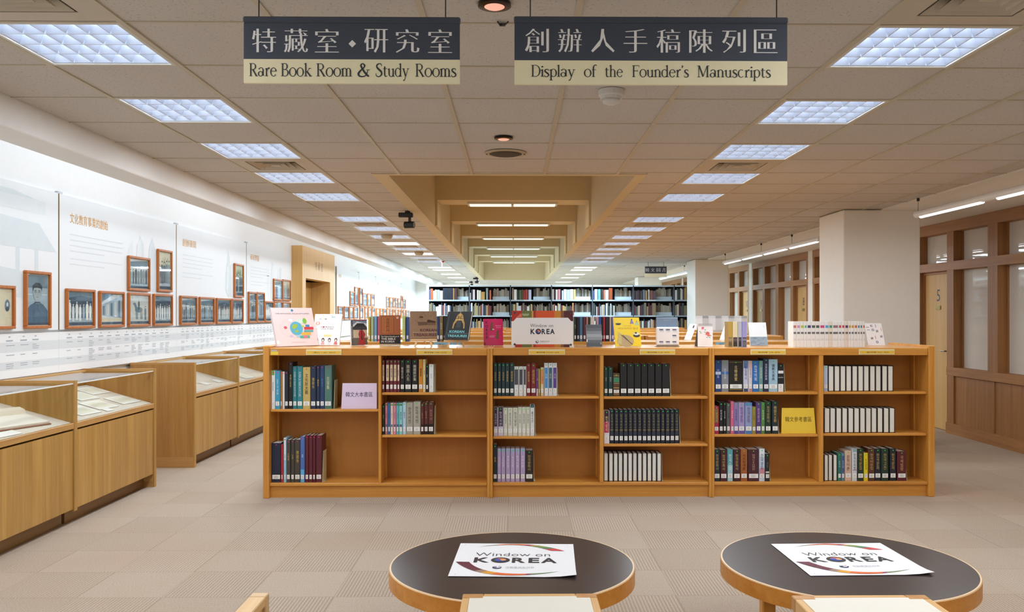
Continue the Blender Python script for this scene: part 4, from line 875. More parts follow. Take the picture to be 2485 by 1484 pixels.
shelf(0, 'left', 'top', A, 992.5, [(68, 102, 290, 'eef0ee', 'white book with green top', '>Document', d(tc='333840', bands=[(.88, 1, '6fae4a')])), (103, 147, 292, '3f9fc4', 'light blue book', '>2001 IT \u4fe1\u606f', d(tc=WH)), (148, 166, 297, 'b0783a', 'thin orange-brown book', '>\u6587\u732e', d(tc='3a2a1a')), (167, 187, 300, 'eceae6', 'thin white book with red marks', '>\u7814\u7a76', d(tc='b03a3a')), (188, 222, 295, '1f2230', 'narrow blue-black book'),
  (223, 260, 215, '17191c', 'tallest black book', '\u674e\u671d\u4e09\u767e\u5e74', d(tc=GOLD)), (260, 298, 253, '2b7f88', 'first teal picture book', '>KOREA 30 YEARS IN PICTURE', d(tc='d8e8e4')), (300, 350, 253, '2b8790', 'wider second teal picture book', '>KOREA 20 YEARS IN PICTURE', d(tc='d8e8e4')), (352, 420, 260, 'c9b06a', 'wide tan-yellow book', '\u6587\u5316\u8ca1\u5927\u89c0', d(tc='2a241a')),
  (422, 470, 250, '22314c', 'navy book with gold characters', '\u5f4c\u52d2\u5bfa', d(tc=GOLD)), (471, 505, 247, '202f4a', 'narrower navy book with gold characters', '\u5f4c\u52d2\u5bfa', d(tc=GOLD)), (506, 546, 245, '26406a', 'mid blue book', '\u4f5b\u570b\u5bfa', d(tc='5a7ab0')), (547, 613, 245, '4f7a70', 'wide grey-green book', '\u53e4\u7a97\u96c6', d(tc='d8d2a0'))], (625, 665, 378), 'p')
shelf(0, 'left', 'bottom', A, 1171, [(68, 155, 940, '1d2740', 'very thick navy book'), (156, 175, 953, 'c0282e', 'thin red book', '>\u7814\u7a76', d(tc='f0c0b0')), (176, 203, 895, '9fcfe4', 'pale blue and white book', '>KOREA', d(tc='2a4a70', bands=[(.5, 1, 'e4eef4')])), (204, 240, 912, '4b4640', 'dark grey-brown book with gold characters', '\u77f3\u7a9f\u5eb5', d(tc=GOLD)), (243, 276, 912, '45423d', 'narrower dark grey-brown book', '\u77f3\u7a9f', d(tc=GOLD)), (277, 330, 910, '46403a', 'thick dark brown book with gold characters', '\u4f5b\u570b\u5bfa', d(tc=GOLD)), (330, 370, 882, '4f6fb4', 'bright blue book', '>\u65b0\u805e', d(tc='dfe8f8', bands=[(0, .28, '5fb4e0')])),
  (371, 405, 872, '5c1d2a', 'first maroon volume'), (406, 440, 872, '5e1f2b', 'second maroon volume'), (441, 467, 872, '5a1c29', 'narrow third maroon volume'), (468, 522, 872, '5c1e2a', 'widest maroon volume')], (522, 578, 1018), 'p')
MAR = [(1062, 1090), (1098, 1132), (1133, 1166), (1167, 1200), (1201, 1226)]
shelf(0, 'right', 'top', A, 952, [(a, b, 195, '6d2230', 'maroon volume with cream panel', '\u97d3\u570b\u6587\u96c6', d(tc='6a5030', bands=[(.35, .85, 'd9c9a4')])) for a, b in MAR] + [(1228, 1268, 195, '1b1c1e', 'black book', '\u97d3\u570b\u53f2\u8a8c', d(tc='c8c0a8')), (1270, 1330, 195, '17181a', 'thick black book', '\u97d3\u570b\u4eba\u540d', d(tc='c8c0a8')), (1331, 1388, 195, '151618', 'thick black book with pale title', '\u97d3\u570b\u7d71\u8a08\u96c6', d(tc='d8d4c4')),
  (1394, 1433, 190, 'd08a2e', 'orange book', '\u5716\u66f8\u9928', d(tc='402a10')), (1434, 1458, 190, 'dcc892', 'cream book', '\u97d3\u570b\u8a9e', d(tc='40382a')), (1459, 1484, 240, '1a1c1c', 'short black book', '\u8fad\u5178', d(tc='a8c8a8')), (1487, 1530, 235, 'e8ebec', 'white book', '>\u8ad6\u6587\u96c6', d(tc='a8b4b8'))], (1531, 1570, 240))
CB = [('d98a94', 'pink'), ('2f6fae', 'blue'), ('e6d4c0', 'cream'), ('e08aa2', 'rose pink'), ('5fb8c0', 'turquoise'), ('8fd0d4', 'pale turquoise')]
shelf(0, 'right', 'middle', A, 1055, [(1060, 1090, 600, '1c2220', 'near black book', '\u97d3\u570b\u5b78', d(tc='8aa88a'))] + [(a, b, 583, c, n + ' slim series volume', '\u97d3\u570b\u6587\u5b78', d(tc='50505a', bands=[(.92, .97, '26262a'), (.24, .32, '506080')])) for (a, b), (c, n) in zip([(1092, 1115), (1117, 1142), (1143, 1165), (1166, 1192), (1193, 1218), (1219, 1250)], CB)] + [(1251, 1282, 575, 'b8d4e8', 'pale blue book', '\u97d3\u570b\u53f2', d(tc='40608a')),
  (1283, 1345, 578, 'a9a698', 'thick grey book', '\ud55c\uad6d\uc0ac\uc804', d(tc='403c34')), (1347, 1412, 570, 'aeac9e', 'thicker grey book', '\ud55c\uad6d\uc0ac\uc804', d(tc='403c34')), (1413, 1443, 585, '5a2a22', 'brown book with black foot', '\ud55c\uad6d\uc0ac', d(tc='c08a7a', bands=[(0, .32, '16120f')])), (1444, 1480, 575, '5a2a22', 'second brown book with black foot', '\ud55c\uad6d\uc0ac', d(tc='c08a7a', bands=[(0, .32, '16120f')])), (1481, 1530, 575, '5a2a22', 'wider brown book with black foot', '\ud55c\uad6d\uc0ac', d(tc='c08a7a', bands=[(0, .32, '16120f')]))], (1531, 1562, 612))
shelf(1, 'left', 'top', B, 961.6, [(a, b, 160, '1f3a42', 'dark teal volume', '\u97d3\u570b\u8fad\u5178', d(tc=GOLD)) for a, b in ((30, 65), (68, 105), (106, 140), (141, 182), (184, 224))] + [(a, b, 190, 'dfe1e4', 'white volume with grey panel', '', d(bands=[(.38, .9, '4a4c52')])) for a, b in ((225, 268), (270, 310), (312, 341))] + [(a, b, 165, '7c2428', 'dark red book', '\u97d3\u570b\u65b0\u805e', d(tc=GOLD)) for a, b in ((342, 382), (384, 433))] +
  [(433, 455, 210, '6a4a9a', 'thin purple book', '\u8fad\u5178', d(tc='e8e0f0', bands=[(.0, .25, 'e8e6ea')])), (455, 472, 212, 'b8964a', 'thin ochre book', '\u5168\u66f8', d(tc='fff0d0')), (476, 507, 200, 'd8c8a0', 'cream and orange book', '\uc0ac\uc804', d(tc='c04a20', bands=[(.42, .92, 'd98a50')])), (511, 548, 158, 'e0e4ea', 'white book with sky blue panel', '\uad6d\uc5b4', d(tc='f8f8f8', bands=[(.24, .86, '3f8fd0')])), (550, 590, 158, 'e0e4ea', 'white book with slate panel', '\uad6d\uc5b4', d(tc='d8e090', bands=[(.24, .86, '3f5f7a')])), (591, 631, 158, 'e0e4ea', 'white book with violet panel', '\uad6d\uc5b4', d(tc='e0d0f0', bands=[(.24, .86, '5a3f90')]))], (632, 652, 205))
shelf(1, 'left', 'middle', B, 1059, [(30, 70, 577, 'c8c0d8', 'lilac book with dark plum upper half', '\ud55c\uad6d\uc0ac\uc804', d(tc='d8d0e8', bands=[(.33, 1, '33243c')])), (72, 124, 577, 'd4cce0', 'wider lilac and dark plum book', '\ud55c\uad6d\uc0ac\uc804', d(tc='e0d8f0', bands=[(.33, 1, '33243c')]))] + [(a, b, pt, 'd6d8ca', 'pale grey-green volume', '\ud55c\uad6d\uc77c\uc0c1', d(tc='4a5048')) for a, b, pt in ((126, 163, 582), (165, 210, 582), (212, 262, 582), (263, 298, 575), (299, 338, 575), (339, 375, 575))] + [(377, 418, 550, 'e0e2e0', 'taller white book with navy top', '\ubd88\uad50\uc0ac\uc804', d(tc='3a4048', bands=[(.9, 1, '1f4468')]))], (420, 443, 580))
shelf(1, 'left', 'bottom', B, 1170, [(25, 65, 930, '1c2c34', 'tall blue-black book', '\u8fad\u5178', d(tc=GOLD))] + [(a, b, 968, 'b4a2cc', 'lilac volume', '\ud55c\uad6d\uc778\uba85', d(tc='f0e8f8', bands=[(.9, 1, '9fb0d8')])) for a, b in ((66, 102), (104, 142), (146, 190), (192, 232), (235, 280), (285, 330))] + [(332, 405, 985, '2e2620', 'thick dark brown book', '\ud55c\uad6d\ubb38\ud654\uc0ac', d(tc=GOLD))], (407, 432, 1020))
shelf(1, 'right', 'top', B, 962.4, [(1078, 1115, 197, '1f3f40', 'first dark green book', '>\ud55c\uad6d\uc0ac', d(tc='d8e0d0')), (1117, 1160, 197, '1f3f40', 'second dark green book', '>\ud55c\uad6d\uc0ac', d(tc='d8e0d0')), (1162, 1226, 255, '5a3f2c', 'short brown book with green panel', '', d(bands=[(.6, .82, '3f8a68'), (.35, .38, 'c0a060'), (.55, .57, 'c0a060'), (.08, .1, 'c0a060'), (.88, .9, 'c0a060')]))] + [(a, b, 165, '1c1d20', 'thick plain black volume', '', d(bands=[(.64, .645, '303236'), (.72, .725, '303236')])) for a, b in ((1230, 1295), (1297, 1362), (1364, 1428), (1430, 1490), (1492, 1558), (1562, 1625), (1627, 1702))], (1704, 1722, 205))
shelf(1, 'right', 'middle', B, 1078, [(1075, 1128, 610, 'e6e4ea', 'white, pink and plum book', '\ud55c\uad6d\uc0c1\uc2dd', d(tc='f4e8a0', bands=[(.66, 1, '3a1a34'), (.33, .66, 'c03068')]))] + [(1131 + 44 * i, 1173 + 44 * i, 600, '1d2434', 'navy encyclopedia volume numbered %d' % (i + 1), '\ud55c\uad6d\ubc31\uacfc\uc0ac\uc804', d(tc='a09468', bands=[(.395, .405, 'c9b060'), (.86, .865, '8a7c50'), (.24, .33, '2c3446')])) for i in range(15)], (1794, 1797, 660))
shelf(1, 'right', 'bottom', B, 1170, [(1076 + 45.6 * i, 1119 + 45.6 * i, 1012, '1b1e28', 'dark book shelved with white pages outward', '', d(fore=True)) for i in range(12)], (1624, 1645, 1020))
shelf(2, 'left', 'top', C, 952, [(55, 112, 200, '1f3f7c', 'navy blue yearbook', '>2008', d(tc='a8c0e0', bands=[(.55, .64, 'c8d8f0')])), (115, 182, 200, '8a9098', 'grey yearbook', '>2008', d(tc='c8d0d8', bands=[(.55, .64, '3f6fae')])), (182, 308, 205, '1d1b1a', 'very thick black and gold book', '\u5317\u97d3\u7e3d\u89bd', d(tc='d8bc78', bands=[(.95, .96, 'b09048'), (.06, .075, 'b09048')])), (312, 357, 205, 'c8cce0', 'pale lilac book with blue top', '\ud1b5\uc77c\ubc31\uc11c', d(tc='404a80', bands=[(.76, 1, '5a74a8'), (0, .18, '3a4466')])), (358, 392, 205, 'dcd6dc', 'white book with pink top', '\ud1b5\uc77c\ubc31\uc11c', d(tc='7a4a70', bands=[(.76, 1, 'd8b0a8'), (0, .18, 'c08a8a')])),
  (393, 450, 205, '2f6fb8', 'strong blue book', '\ud55c\uad6d\uc758\ud68c', d(tc='e8f0f8')), (451, 490, 205, '6f9a98', 'grey-teal book', '\ud55c\uad6d\uc815\uce58', d(tc='e0f0e8')), (492, 540, 185, '1e2d4c', 'taller navy book', '\u4e16\u754c\u767e\u79d1\u8fad\u5178', d(tc='c8ccd8')), (540, 622, 192, 'a4c8dc', 'wide light blue book', '\u5112\u6559\u5927\u4e8b\u5178', d(tc='22303a')), (622, 678, 235, '1e2022', 'shorter black and white book', '', d(bands=[(.66, .76, 'e8eaec'), (0, .28, 'e8eaec'), (.5, .53, '9a9a9a')]))], (684, 710, 240))
shelf(2, 'left', 'middle', C, 1055, [(48, 92, 615, 'a82848', 'red book with tan panel', '\ud55c\uad6d\uc0ac', d(tc='c8a860', bands=[(.4, .9, '8a6a48')])), (93, 130, 580, '17181b', 'first black book', '\ud55c\uad6d\uc778\ubb3c', d(tc='e0e0e0')), (131, 160, 580, '17181b', 'narrower second black book', '\ud55c\uad6d\uc778\ubb3c', d(tc='e0e0e0')), (161, 195, 590, '5a5c60', 'dark grey book', '\uc9c0\uba85', d(tc='2a2a2c')), (196, 226, 570, 'd8688c', 'pink book', '\uad6d\uc5b4\uc0ac\uc804', d(tc='f8e8f0')), (226, 267, 582, '8f80b8', 'purple book', '\ud55c\uad6d\ubb38\ud559', d(tc='3a305a', bands=[(0, .1, '5a4a9a')])), (268, 325, 582, 'a898c8', 'wide lilac book', '\ud55c\uad6d\ubb38\ud559', d(tc='4a407a', bands=[(0, .1, '6a5aaa')])), (327, 390, 582, '8fa0cc', 'wide blue-lilac book', '\ud55c\uad6d\ubb38\ud559', d(tc='7a4a30', bands=[(0, .15, '4a7ab8'), (.9, 1, '5a8ac8')])),
  (390, 425, 620, '9a8a3c', 'short olive-gold book', '\uc0ac\uc804', d(tc='3a5020')), (427, 472, 580, '54407c', 'violet book', '\ud55c\uad6d\uc885\uad50', d(tc='e0b0d8')), (473, 508, 580, '5a8a50', 'green book', '\ud55c\uad6d\uc2dd\ubb3c', d(tc='e0f0d0')), (509, 562, 572, '23382c', 'dark green book', '\ud55c\uad6d\ubb38\ud654\uc0ac', d(tc=GOLD)), (570, 628, 570, '1d2e33', 'green-black book', '\u97d3\u570b\u5929\u4e3b\u6559', d(tc=GOLD))], None)
shelf(2, 'left', 'bottom', C, 1170, [(48, 103, 1005, '1e2e38', 'blue-black book', '\ud55c\uad6d\ubb38\ud654\uc0ac', d(tc=GOLD)), (104, 165, 1010, '4a2226', 'dark red-brown book', '\ud55c\uad6d\ubbfc\uc871\uc0ac', d(tc=GOLD)), (168, 220, 1005, '5fa8b4', 'turquoise book', '\ud55c\uad6d\uc18c\uc124', d(tc='f0f8f8', bands=[(0, .5, 'a8d4dc')])), (222, 285, 1005, '42202a', 'dark maroon book', '\ud55c\uad6d\ubb38\ud654\uc0ac', d(tc=GOLD)), (288, 350, 1005, 'a8622e', 'orange-brown book', '\uc11c\uc9c0\ud559\uac1c\ub860', d(tc='2a1a10')), (353, 452, 1005, '4a222c', 'very thick maroon book', '\ud55c\uad6dCEO\uc5f0\uac10', d(tc='d0a890')), (453, 505, 1000, 'c8d8ec', 'pale blue book with pink patch', '\ud55c\uad6d\uc601\ud654', d(tc='40405a', bands=[(.18, .4, 'd08a9a'), (.75, 1, 'e8eef8')])), (507, 548, 1045, '23282a', 'shorter black book with little white figure', '\uc0ac\uc804', d(tc='7a8a7a', bands=[(.3, .36, 'd8d8d8')]))], (549, 555, 1030))
shelf(2, 'right', 'top', C, 951.3, [(1034, 1074, 250, 'c4d4ec', 'thin white-blue book', '', d(bands=[(0, .2, 'a8bcdc'), (.2, .22, '6a80b0')]))] + [(1076 + 53.6 * i, 1127 + 53.6 * i, 250, '2c2624', 'brown-black book shelved with cream pages outward', '', d(fore=True, ph='e9e7dc')) for i in range(11)], None)
shelf(2, 'right', 'middle', C, 1053, [(1040 + 53.3 * i, 1091 + 53.3 * i, 632, '2c2624', 'brown-black book shelved with cream pages outward', '', d(fore=True, ph='e9e7dc')) for i in range(12)], None)
shelf(2, 'right', 'bottom', C, 1170, [(1040 + 40 * i, 1078 + 40 * i, 1055, '2c2624', 'brown-black book shelved with cream pages outward', '', d(fore=True, ph='e9e7dc')) for i in range(3)] + [(1162, 1195, 1040, '2f7a6a', 'teal green book', '\ud55c\uad6d\uc2dc', d(tc='d0e8e0')), (1196, 1225, 1040, '5f7f98', 'blue-grey book', '\ud55c\uad6d\uc18c\uc124', d(tc='e0e8f0', bands=[(.3, .9, '4a5a88')])), (1228, 1287, 1020, 'd8b8a4', 'cream-pink book', '\ubb38\ud559\uc774\ub860', d(tc='4a3028')), (1290, 1335, 1000, 'd4dce0', 'tall white book', '\ud55c\uad6d\ubbfc\uc18d\ud559', d(tc='4a5058', bands=[(.33, .35, 'a07070'), (.9, 1, '9ab0c0')])), (1338, 1395, 1000, '22362a', 'dark green book', '\ud55c\uad6d\ubb38\uc9d1', d(tc=GOLD)), (1397, 1435, 1040, 'e8d020', 'bright yellow book', '\uc870\uc120\ubb38\uc9d1', d(tc='4a4410')),
  (1436, 1494, 1000, '5a3428', 'brown book', '\ud55c\uad6d\uba38\ubb38\uc9d1', d(tc=GOLD)), (1496, 1553, 1000, '1d2632', 'dark navy book', '\ud55c\uad6d\ubb38\ud654', d(tc=GOLD)), (1555, 1620, 1000, '22382c', 'second dark green book', '\ud55c\uad6d\uace0\uc804', d(tc='c0a868')), (1632, 1690, 1000, '1e2430', 'blue-black book', '\ud55c\uad6d\ubb38\uc790', d(tc=GOLD)), (1698, 1780, 1025, '5a2028', 'thick maroon book', '\uad6d\uc81c\ubc95\ub78c', d(tc='d8a070'))], (1783, 1808, 1110))
# ------------------------------------------------------------------ section cards standing on shelves
def card(px0, px1, pyt, pyb, sh, h, text, lab, ink, th):
    X0, X1 = at(px0, Y=YS)[0], at(px1, Y=YS)[0] - .006; zb = zy(SH[sh][0 if sh[0] == 0 else 1]) + .0006; zb += .0008; zt = HC - (pyt - VY) * YS / F
    lean = .06; n = Vector((0, -math.cos(lean), math.sin(lean))); v = Vector((0, math.sin(lean), math.cos(lean)))
    fr = FR((X0, YS, zb), (1, 0, 0), v, n); W, H = X1 - X0, (zt - zb) / math.cos(lean)
    t = thing('section_card', lab, 'card', ((X0 + X1) / 2, YS, zb))
    b = MB(); q = [fr.p(th, 0), fr.p(W - th, 0), fr.p(W - .008, H), fr.p(.012, H)]; q = [fr.p(0, 0), fr.p(W, 0), fr.p(W - (.012 if sh[0] == 2 else .002), H), fr.p(.008, H)]
    b.add(q + [p_ - n * .004 for p_ in q], [(0, 1, 2, 3), (7, 6, 5, 4), (0, 4, 5, 1), (1, 5, 6, 2), (2, 6, 7, 3), (3, 7, 4, 0)], P(h, .5, var=0))
    g = b; fr.text(g, text, W * .5, H * .56, P(ink, .6, var=0), w=W * .76, h=.04, L=2, ming=.004); g.obj('card', t)
    s = MB(); s.add([fr.p(W * .3, H * .6, -.005), fr.p(W * .7, H * .6, -.005), (X0 + W * .7, YS + .09, zb), (X0 + W * .3, YS + .09, zb)], [(0, 1, 2, 3)], P(h, .5, var=0)); s.add([fr.p(W * .3, H * .6, -.007), fr.p(W * .7, H * .6, -.007), (X0 + W * .7, YS + .092, zb), (X0 + W * .3, YS + .092, zb)], [(3, 2, 1, 0)], P(h, .5, var=0)); s.obj('rear_strut', t)
card(828, 916, 929, 992, (0, 'left'), 'e2cfe8', '\u97d3\u6587\u5927\u672c\u66f8\u5340', 'lilac card reading large Korean books, on the left bookcase', '2a2a4a', .0)
card(1896, 1982, 990.5, 1055, (2, 'left'), 'ecc83e', '\u97d3\u6587\u53c3\u8003\u66f8\u5340', 'yellow card reading Korean reference books, on the right bookcase', '5a4a10', .0)
bookend(1889, 1896, 985, zy(1055) + .0006, YS, 'pale green bookend behind the yellow card, left bay of the right bookcase')
# ------------------------------------------------------------------ low bookcases farther back, and the books standing on the nearest of them
ROWS = [8.45, 10.4, 12.4, 14.5, 16.4]
for r, y in enumerate(ROWS):
    for u in range(3):
        x0, x1 = UX[u] + .01, min(UX[u + 1] - .01, 3.25)
        t = thing('bookcase', 'low oak bookcase in the %s row behind the front run, %s of its row' % (('first', 'second', 'third', 'fourth', 'fifth')[r], ('leftmost', 'middle', 'rightmost')[u]), 'bookcase', ((x0 + x1) / 2, y + .3, 0), 'low oak bookcases in rows behind the front run')
        for a in (x0, x1 - .03): MB().box(a, a + .03, y, y + .6, 0, 1.2, M_OAK_Z).obj('side_panel', t)
        MB().rbox(x0 + .03, x1 - .03, y + .02, y + .6, 1.16, 1.191, M_TOP, .003).obj('top', t)
        fa = MB().rbox(x0 + .03, x1 - .03, y, y + .02, 1.13, 1.191, M_OAK_X, .003).obj('fascia', t)
        MB().box(x0 + .03, x1 - .03, y + .29, y + .31, .09, 1.16, M_BACKP).obj('back_panel', t)
        for z in (.1, .45, .8): MB().box(x0 + .03, x1 - .03, y + .02, y + .58, z - .02, z, M_OAK_X).obj('shelf', t)
        if r == 0:
            for p0, p1 in ((1053, 1118),) if u == 0 else (((1491, 1520),) if u == 1 else ((1736, 1790),)):
                a, b = at(p0, Y=y)[0], at(p1, Y=y)[0]; a, b = max(a, x0 + .04), min(b, x1 - .04)
                g = MB().box(a, b, y - .004, y - .0002, 1.148, 1.186, P('8fc4d4', .5, var=0)).obj('range_label', t)
                m2 = MB(); front(a, y - .004, 1.148).text(m2, '\u3014\u97d3\u6587\u3015 200-799', (b - a) / 2, .018, P('30505a', .5, var=0), w=(b - a) * .7, h=.014); m2.obj('lettering', g)
TB_A = [(893, 899, 768, 'b8a23a', 'mustard yellow'), (900, 907, 767, 'a9b890', 'grey-green'), (908, 915, 767, '6f9fc8', 'light blue'), (916, 922, 768, 'b85a60', 'coral red'), (976, 984, 766, 'c3cc78', 'lime green'), (985.5, 992, 769, '34508c', 'royal blue'), (1060, 1066, 767, '27497c', 'deep blue'), (1066.5, 1075, 766, '8a7450', 'tan and black'), (1076, 1086, 766, '1d2024', 'black')]
TB_B = [(1393, 1399, 768, '22301f', 'black-green'), (1400, 1406, 769, '1f2a3c', 'midnight blue'), (1406.5, 1414, 768, '4f7896', 'slate blue'), (1415, 1422, 769, '5a2c3a', 'plum'), (1423, 1427, 768, 'c89080', 'salmon'), (1427.5, 1432, 769, '23342c', 'bottle green'), (1432.5, 1443, 768, 'd8d4c8', 'cream'), (1448, 1453, 768, 'c8a0b0', 'dusty pink'), (1453.5, 1458.5, 768, '2f62c0', 'vivid blue'), (1459, 1463, 769, '1c2024', 'narrow black'), (1463.5, 1468.5, 768, 'b02c3c', 'crimson'), (1469, 1478.5, 768, '1b1d22', 'wide black'), (1479, 1483.5, 768, 'd0b4a0', 'beige pink'), (1484, 1490, 768, '4f62b0', 'periwinkle blue')]
for grp, rows in (('behind the display books at left', TB_A), ('behind the white sign board', TB_B)):
    for p0, p1, pt, h, nm in rows:
        Y = 8.48; book(at(p0, Y=Y)[0] + .0005, at(p1, Y=Y)[0] - .0005, HC - (pt - VY) * Y / F, 1.1915, Y, h, '', '\ud55c\uad6d\uc0ac' if nm in ('lime green', 'tan and black', 'black-green') else '', 'e8e4d0', label='%s book standing on the second bookcase row, %s' % (nm, grp), group='books on top of the second bookcase row', dot=None)
# ------------------------------------------------------------------ steel stacks at the back of the room
M_STEEL, M_STEEL2 = P('a9bcc8', .4, .2), P('c4d2da', .45)
SBY, SED = 19.5, [-1.96] + [-1.035 + .93 * k for k in range(7)]
SZ = [1.787, 1.432, 1.077, .72, .36]
for i in range(7):
    a, b = SED[i], SED[i + 1]
    t = thing('steel_bookshelf', 'pale steel bookshelf bay at the far end, %s from the left' % ordw(i), 'bookshelf', ((a + b) / 2, SBY + .25, 0), 'steel bookshelf bays at the far end')
    MB().box(a - (.045 if i == 0 else .012), a + .012, SBY + (.0 if i == 0 else .03), SBY + .5, 0, 2.12, M_STEEL2 if i == 0 else P('4a4f58', .5)).obj('upright', t)
    MB().box(a + .012, b - .012, SBY - .01, SBY + .5, 2.085, 2.115, M_STEEL2).obj('canopy', t)
    MB().box(a + .012, b - .012, SBY + .46, SBY + .47, .1, 2.085, P('2a2c32', .7)).obj('back_panel', t)
    for z in SZ: MB().box(a + .012, b - .012, SBY, SBY + .24, z - .03, z, M_STEEL).obj('shelf', t)
    for z in SZ[:3]:
        g = MB(); g.box(a + .52, b - .03, SBY + .16, SBY + .165, z, z + .075, M_STEEL2); g.box(a + .3, a + .5, SBY - .006, SBY - .0005, z - .028, z - .002, M_STEEL2); g.obj('label_holder', t)
TOPB = [[(280, 304, 290, '3f62a8', 'blue'), (305, 349, 275, 'b0562e', 'rust orange'), (350, 378, 310, 'd8c4a0', 'cream'), (380, 415, 295, 'dfe2e0', 'white'), (418, 460, 295, '9ab0b8', 'blue-grey'), (462, 514, 310, 'dcdccc', 'ivory')] + [(516 + 24 * j, 538 + 24 * j, 266, '1e2836', 'navy volume') for j in range(7)] + [(686, 710, 268, '9a7448', 'ochre'), (715, 748, 270, '4a2a2c', 'dark red')],
        [(960, 984, 345, 'd8d8dc', 'white'), (988, 1014, 292, '2a2c34', 'charcoal'), (1018, 1054, 292, 'd8c8cc', 'pinkish white'), (1085, 1118, 300, 'd8d4c8', 'ivory'), (1119, 1154, 305, 'd4d0c4', 'pale grey'), (1156, 1220, 330, 'b8904c', 'wide tan'), (1238, 1274, 265, '8a9490', 'tall grey'), (1296, 1325, 300, 'c05a3c', 'red-orange')],
        [(1678, 1698, 265, 'a08a78', 'taupe'), (1706, 1754, 290, 'd4d2c8', 'ivory'), (1760, 1790, 300, '262a2c', 'black'), (1795, 1832, 300, '46603c', 'green'), (1835, 1860, 290, '5a4024', 'brown'), (1862, 1898, 300, '8a2c28', 'first red'), (1900, 1940, 290, '9a342e', 'second red'), (1950, 1998, 295, 'b4c0d8', 'pale blue')]]
TOPB2 = [[(0, 26, 700, 'c0b0a0', 'taupe'), (30, 56, 700, '3a2428', 'plum'), (60, 90, 705, 'd8d0c8', 'white'), (95, 140, 700, 'c08088', 'rose'), (158, 190, 720, 'b8c4d0', 'pale grey'), (192, 240, 700, 'd8dce0', 'white'), (242, 296, 705, 'b0c4d4', 'pale blue'), (298, 355, 700, 'dcdcd8', 'wide white'), (360, 392, 705, 'c8bc70', 'yellow')],
         [(680, 708, 720, '2f4a80', 'blue'), (712, 756, 700, 'e4eaf0', 'bright white'), (765, 812, 700, '5f9cc4', 'sky blue'), (820, 860, 700, '3a3030', 'dark brown'), (863, 886, 710, 'c87848', 'orange'), (888, 946, 710, 'b8b0d0', 'lilac'), (950, 1012, 680, '9a4a26', 'tall rust')],
         [(1350 + 27 * j, 1375 + 27 * j, 715 + (j % 3) * 6, ('4a3a40', '2a2428', '54464c')[j % 3], ('mauve-grey', 'black', 'grey-brown')[j % 3]) for j in range(6)] + [(1520, 1560, 710, '6a7480', 'steel blue'), (1565, 1595, 720, 'a88a60', 'tan'), (1612, 1632, 705, 'd0c8c0', 'white'), (1640, 1690, 720, '7a5048', 'brick'), (1692, 1740, 725, '5a4c54', 'dusk grey')]]
for (ox, oy, k), lists, b0 in (((1000, 660, 6.903), TOPB, 0), ((1340, 600, 6.903), TOPB2, 3)):
    for bi, L in enumerate(lists):
        for j, (p0, p1, pt, h, nm) in enumerate(L):
            Y = SBY + .02; xa = max(at(ox + p0 / k, Y=Y)[0] + .001, SED[b0 + bi] + .015); xb = min(max(at(ox + p1 / k, Y=Y)[0] - .001, xa + .012), SED[b0 + bi + 1] - .015); book(xa, xb, min(HC - (oy + pt / k - VY) * Y / F, 2.08), SZ[0] + .001, Y, h, '', label='%s book, %s from left on the top shelf of the %s steel bay' % (nm, ordw(j), ordw(b0 + bi)), group='books on the top shelf of the steel bays', dot=None, lite=True, depth=.132)
g = MB(); rr = random.Random(5)
PALA = ['2a3440', '5a2c2c', 'c8c4b8', '8a7a60', '46504c', 'd8d8d4', '7a3a34', '3a4a6a', 'a89870', '22262a', 'b8bcc0', '6a6458', 'c09a5a', '34443a']
PALB = ['a39a88', '8c8474', 'b4aea0', '6e675a', '9aa09c', '7c6a50', 'aaa492', '50493e']
for i in range(7):
    for li, z in enumerate(SZ):
        for half in (0, 1):
            if li == 0 and half == 0 and i < 6: continue
            x = SED[i] + (.02 if half == 0 else .53); x1 = SED[i] + (.51 if half == 0 else .90); y0 = SBY + (.02 if half == 0 else .19); dark = (i in (5, 6))
            while x < x1 - .012:
                w_ = rr.uniform(.014, .045); hh = rr.uniform(.2, .29); m = P(rr.choice(PALB if half else (PALA[:5] if dark and li == 1 else PALA)), .6)
                g.box(x, min(x + w_, x1), y0, y0 + .13, z + .001, z + hh, m); x += w_ + .0015
tag(g.obj('shelved_books'), 'rows of mixed books filling the steel shelves at the far end', 'books', None, 'stuff')
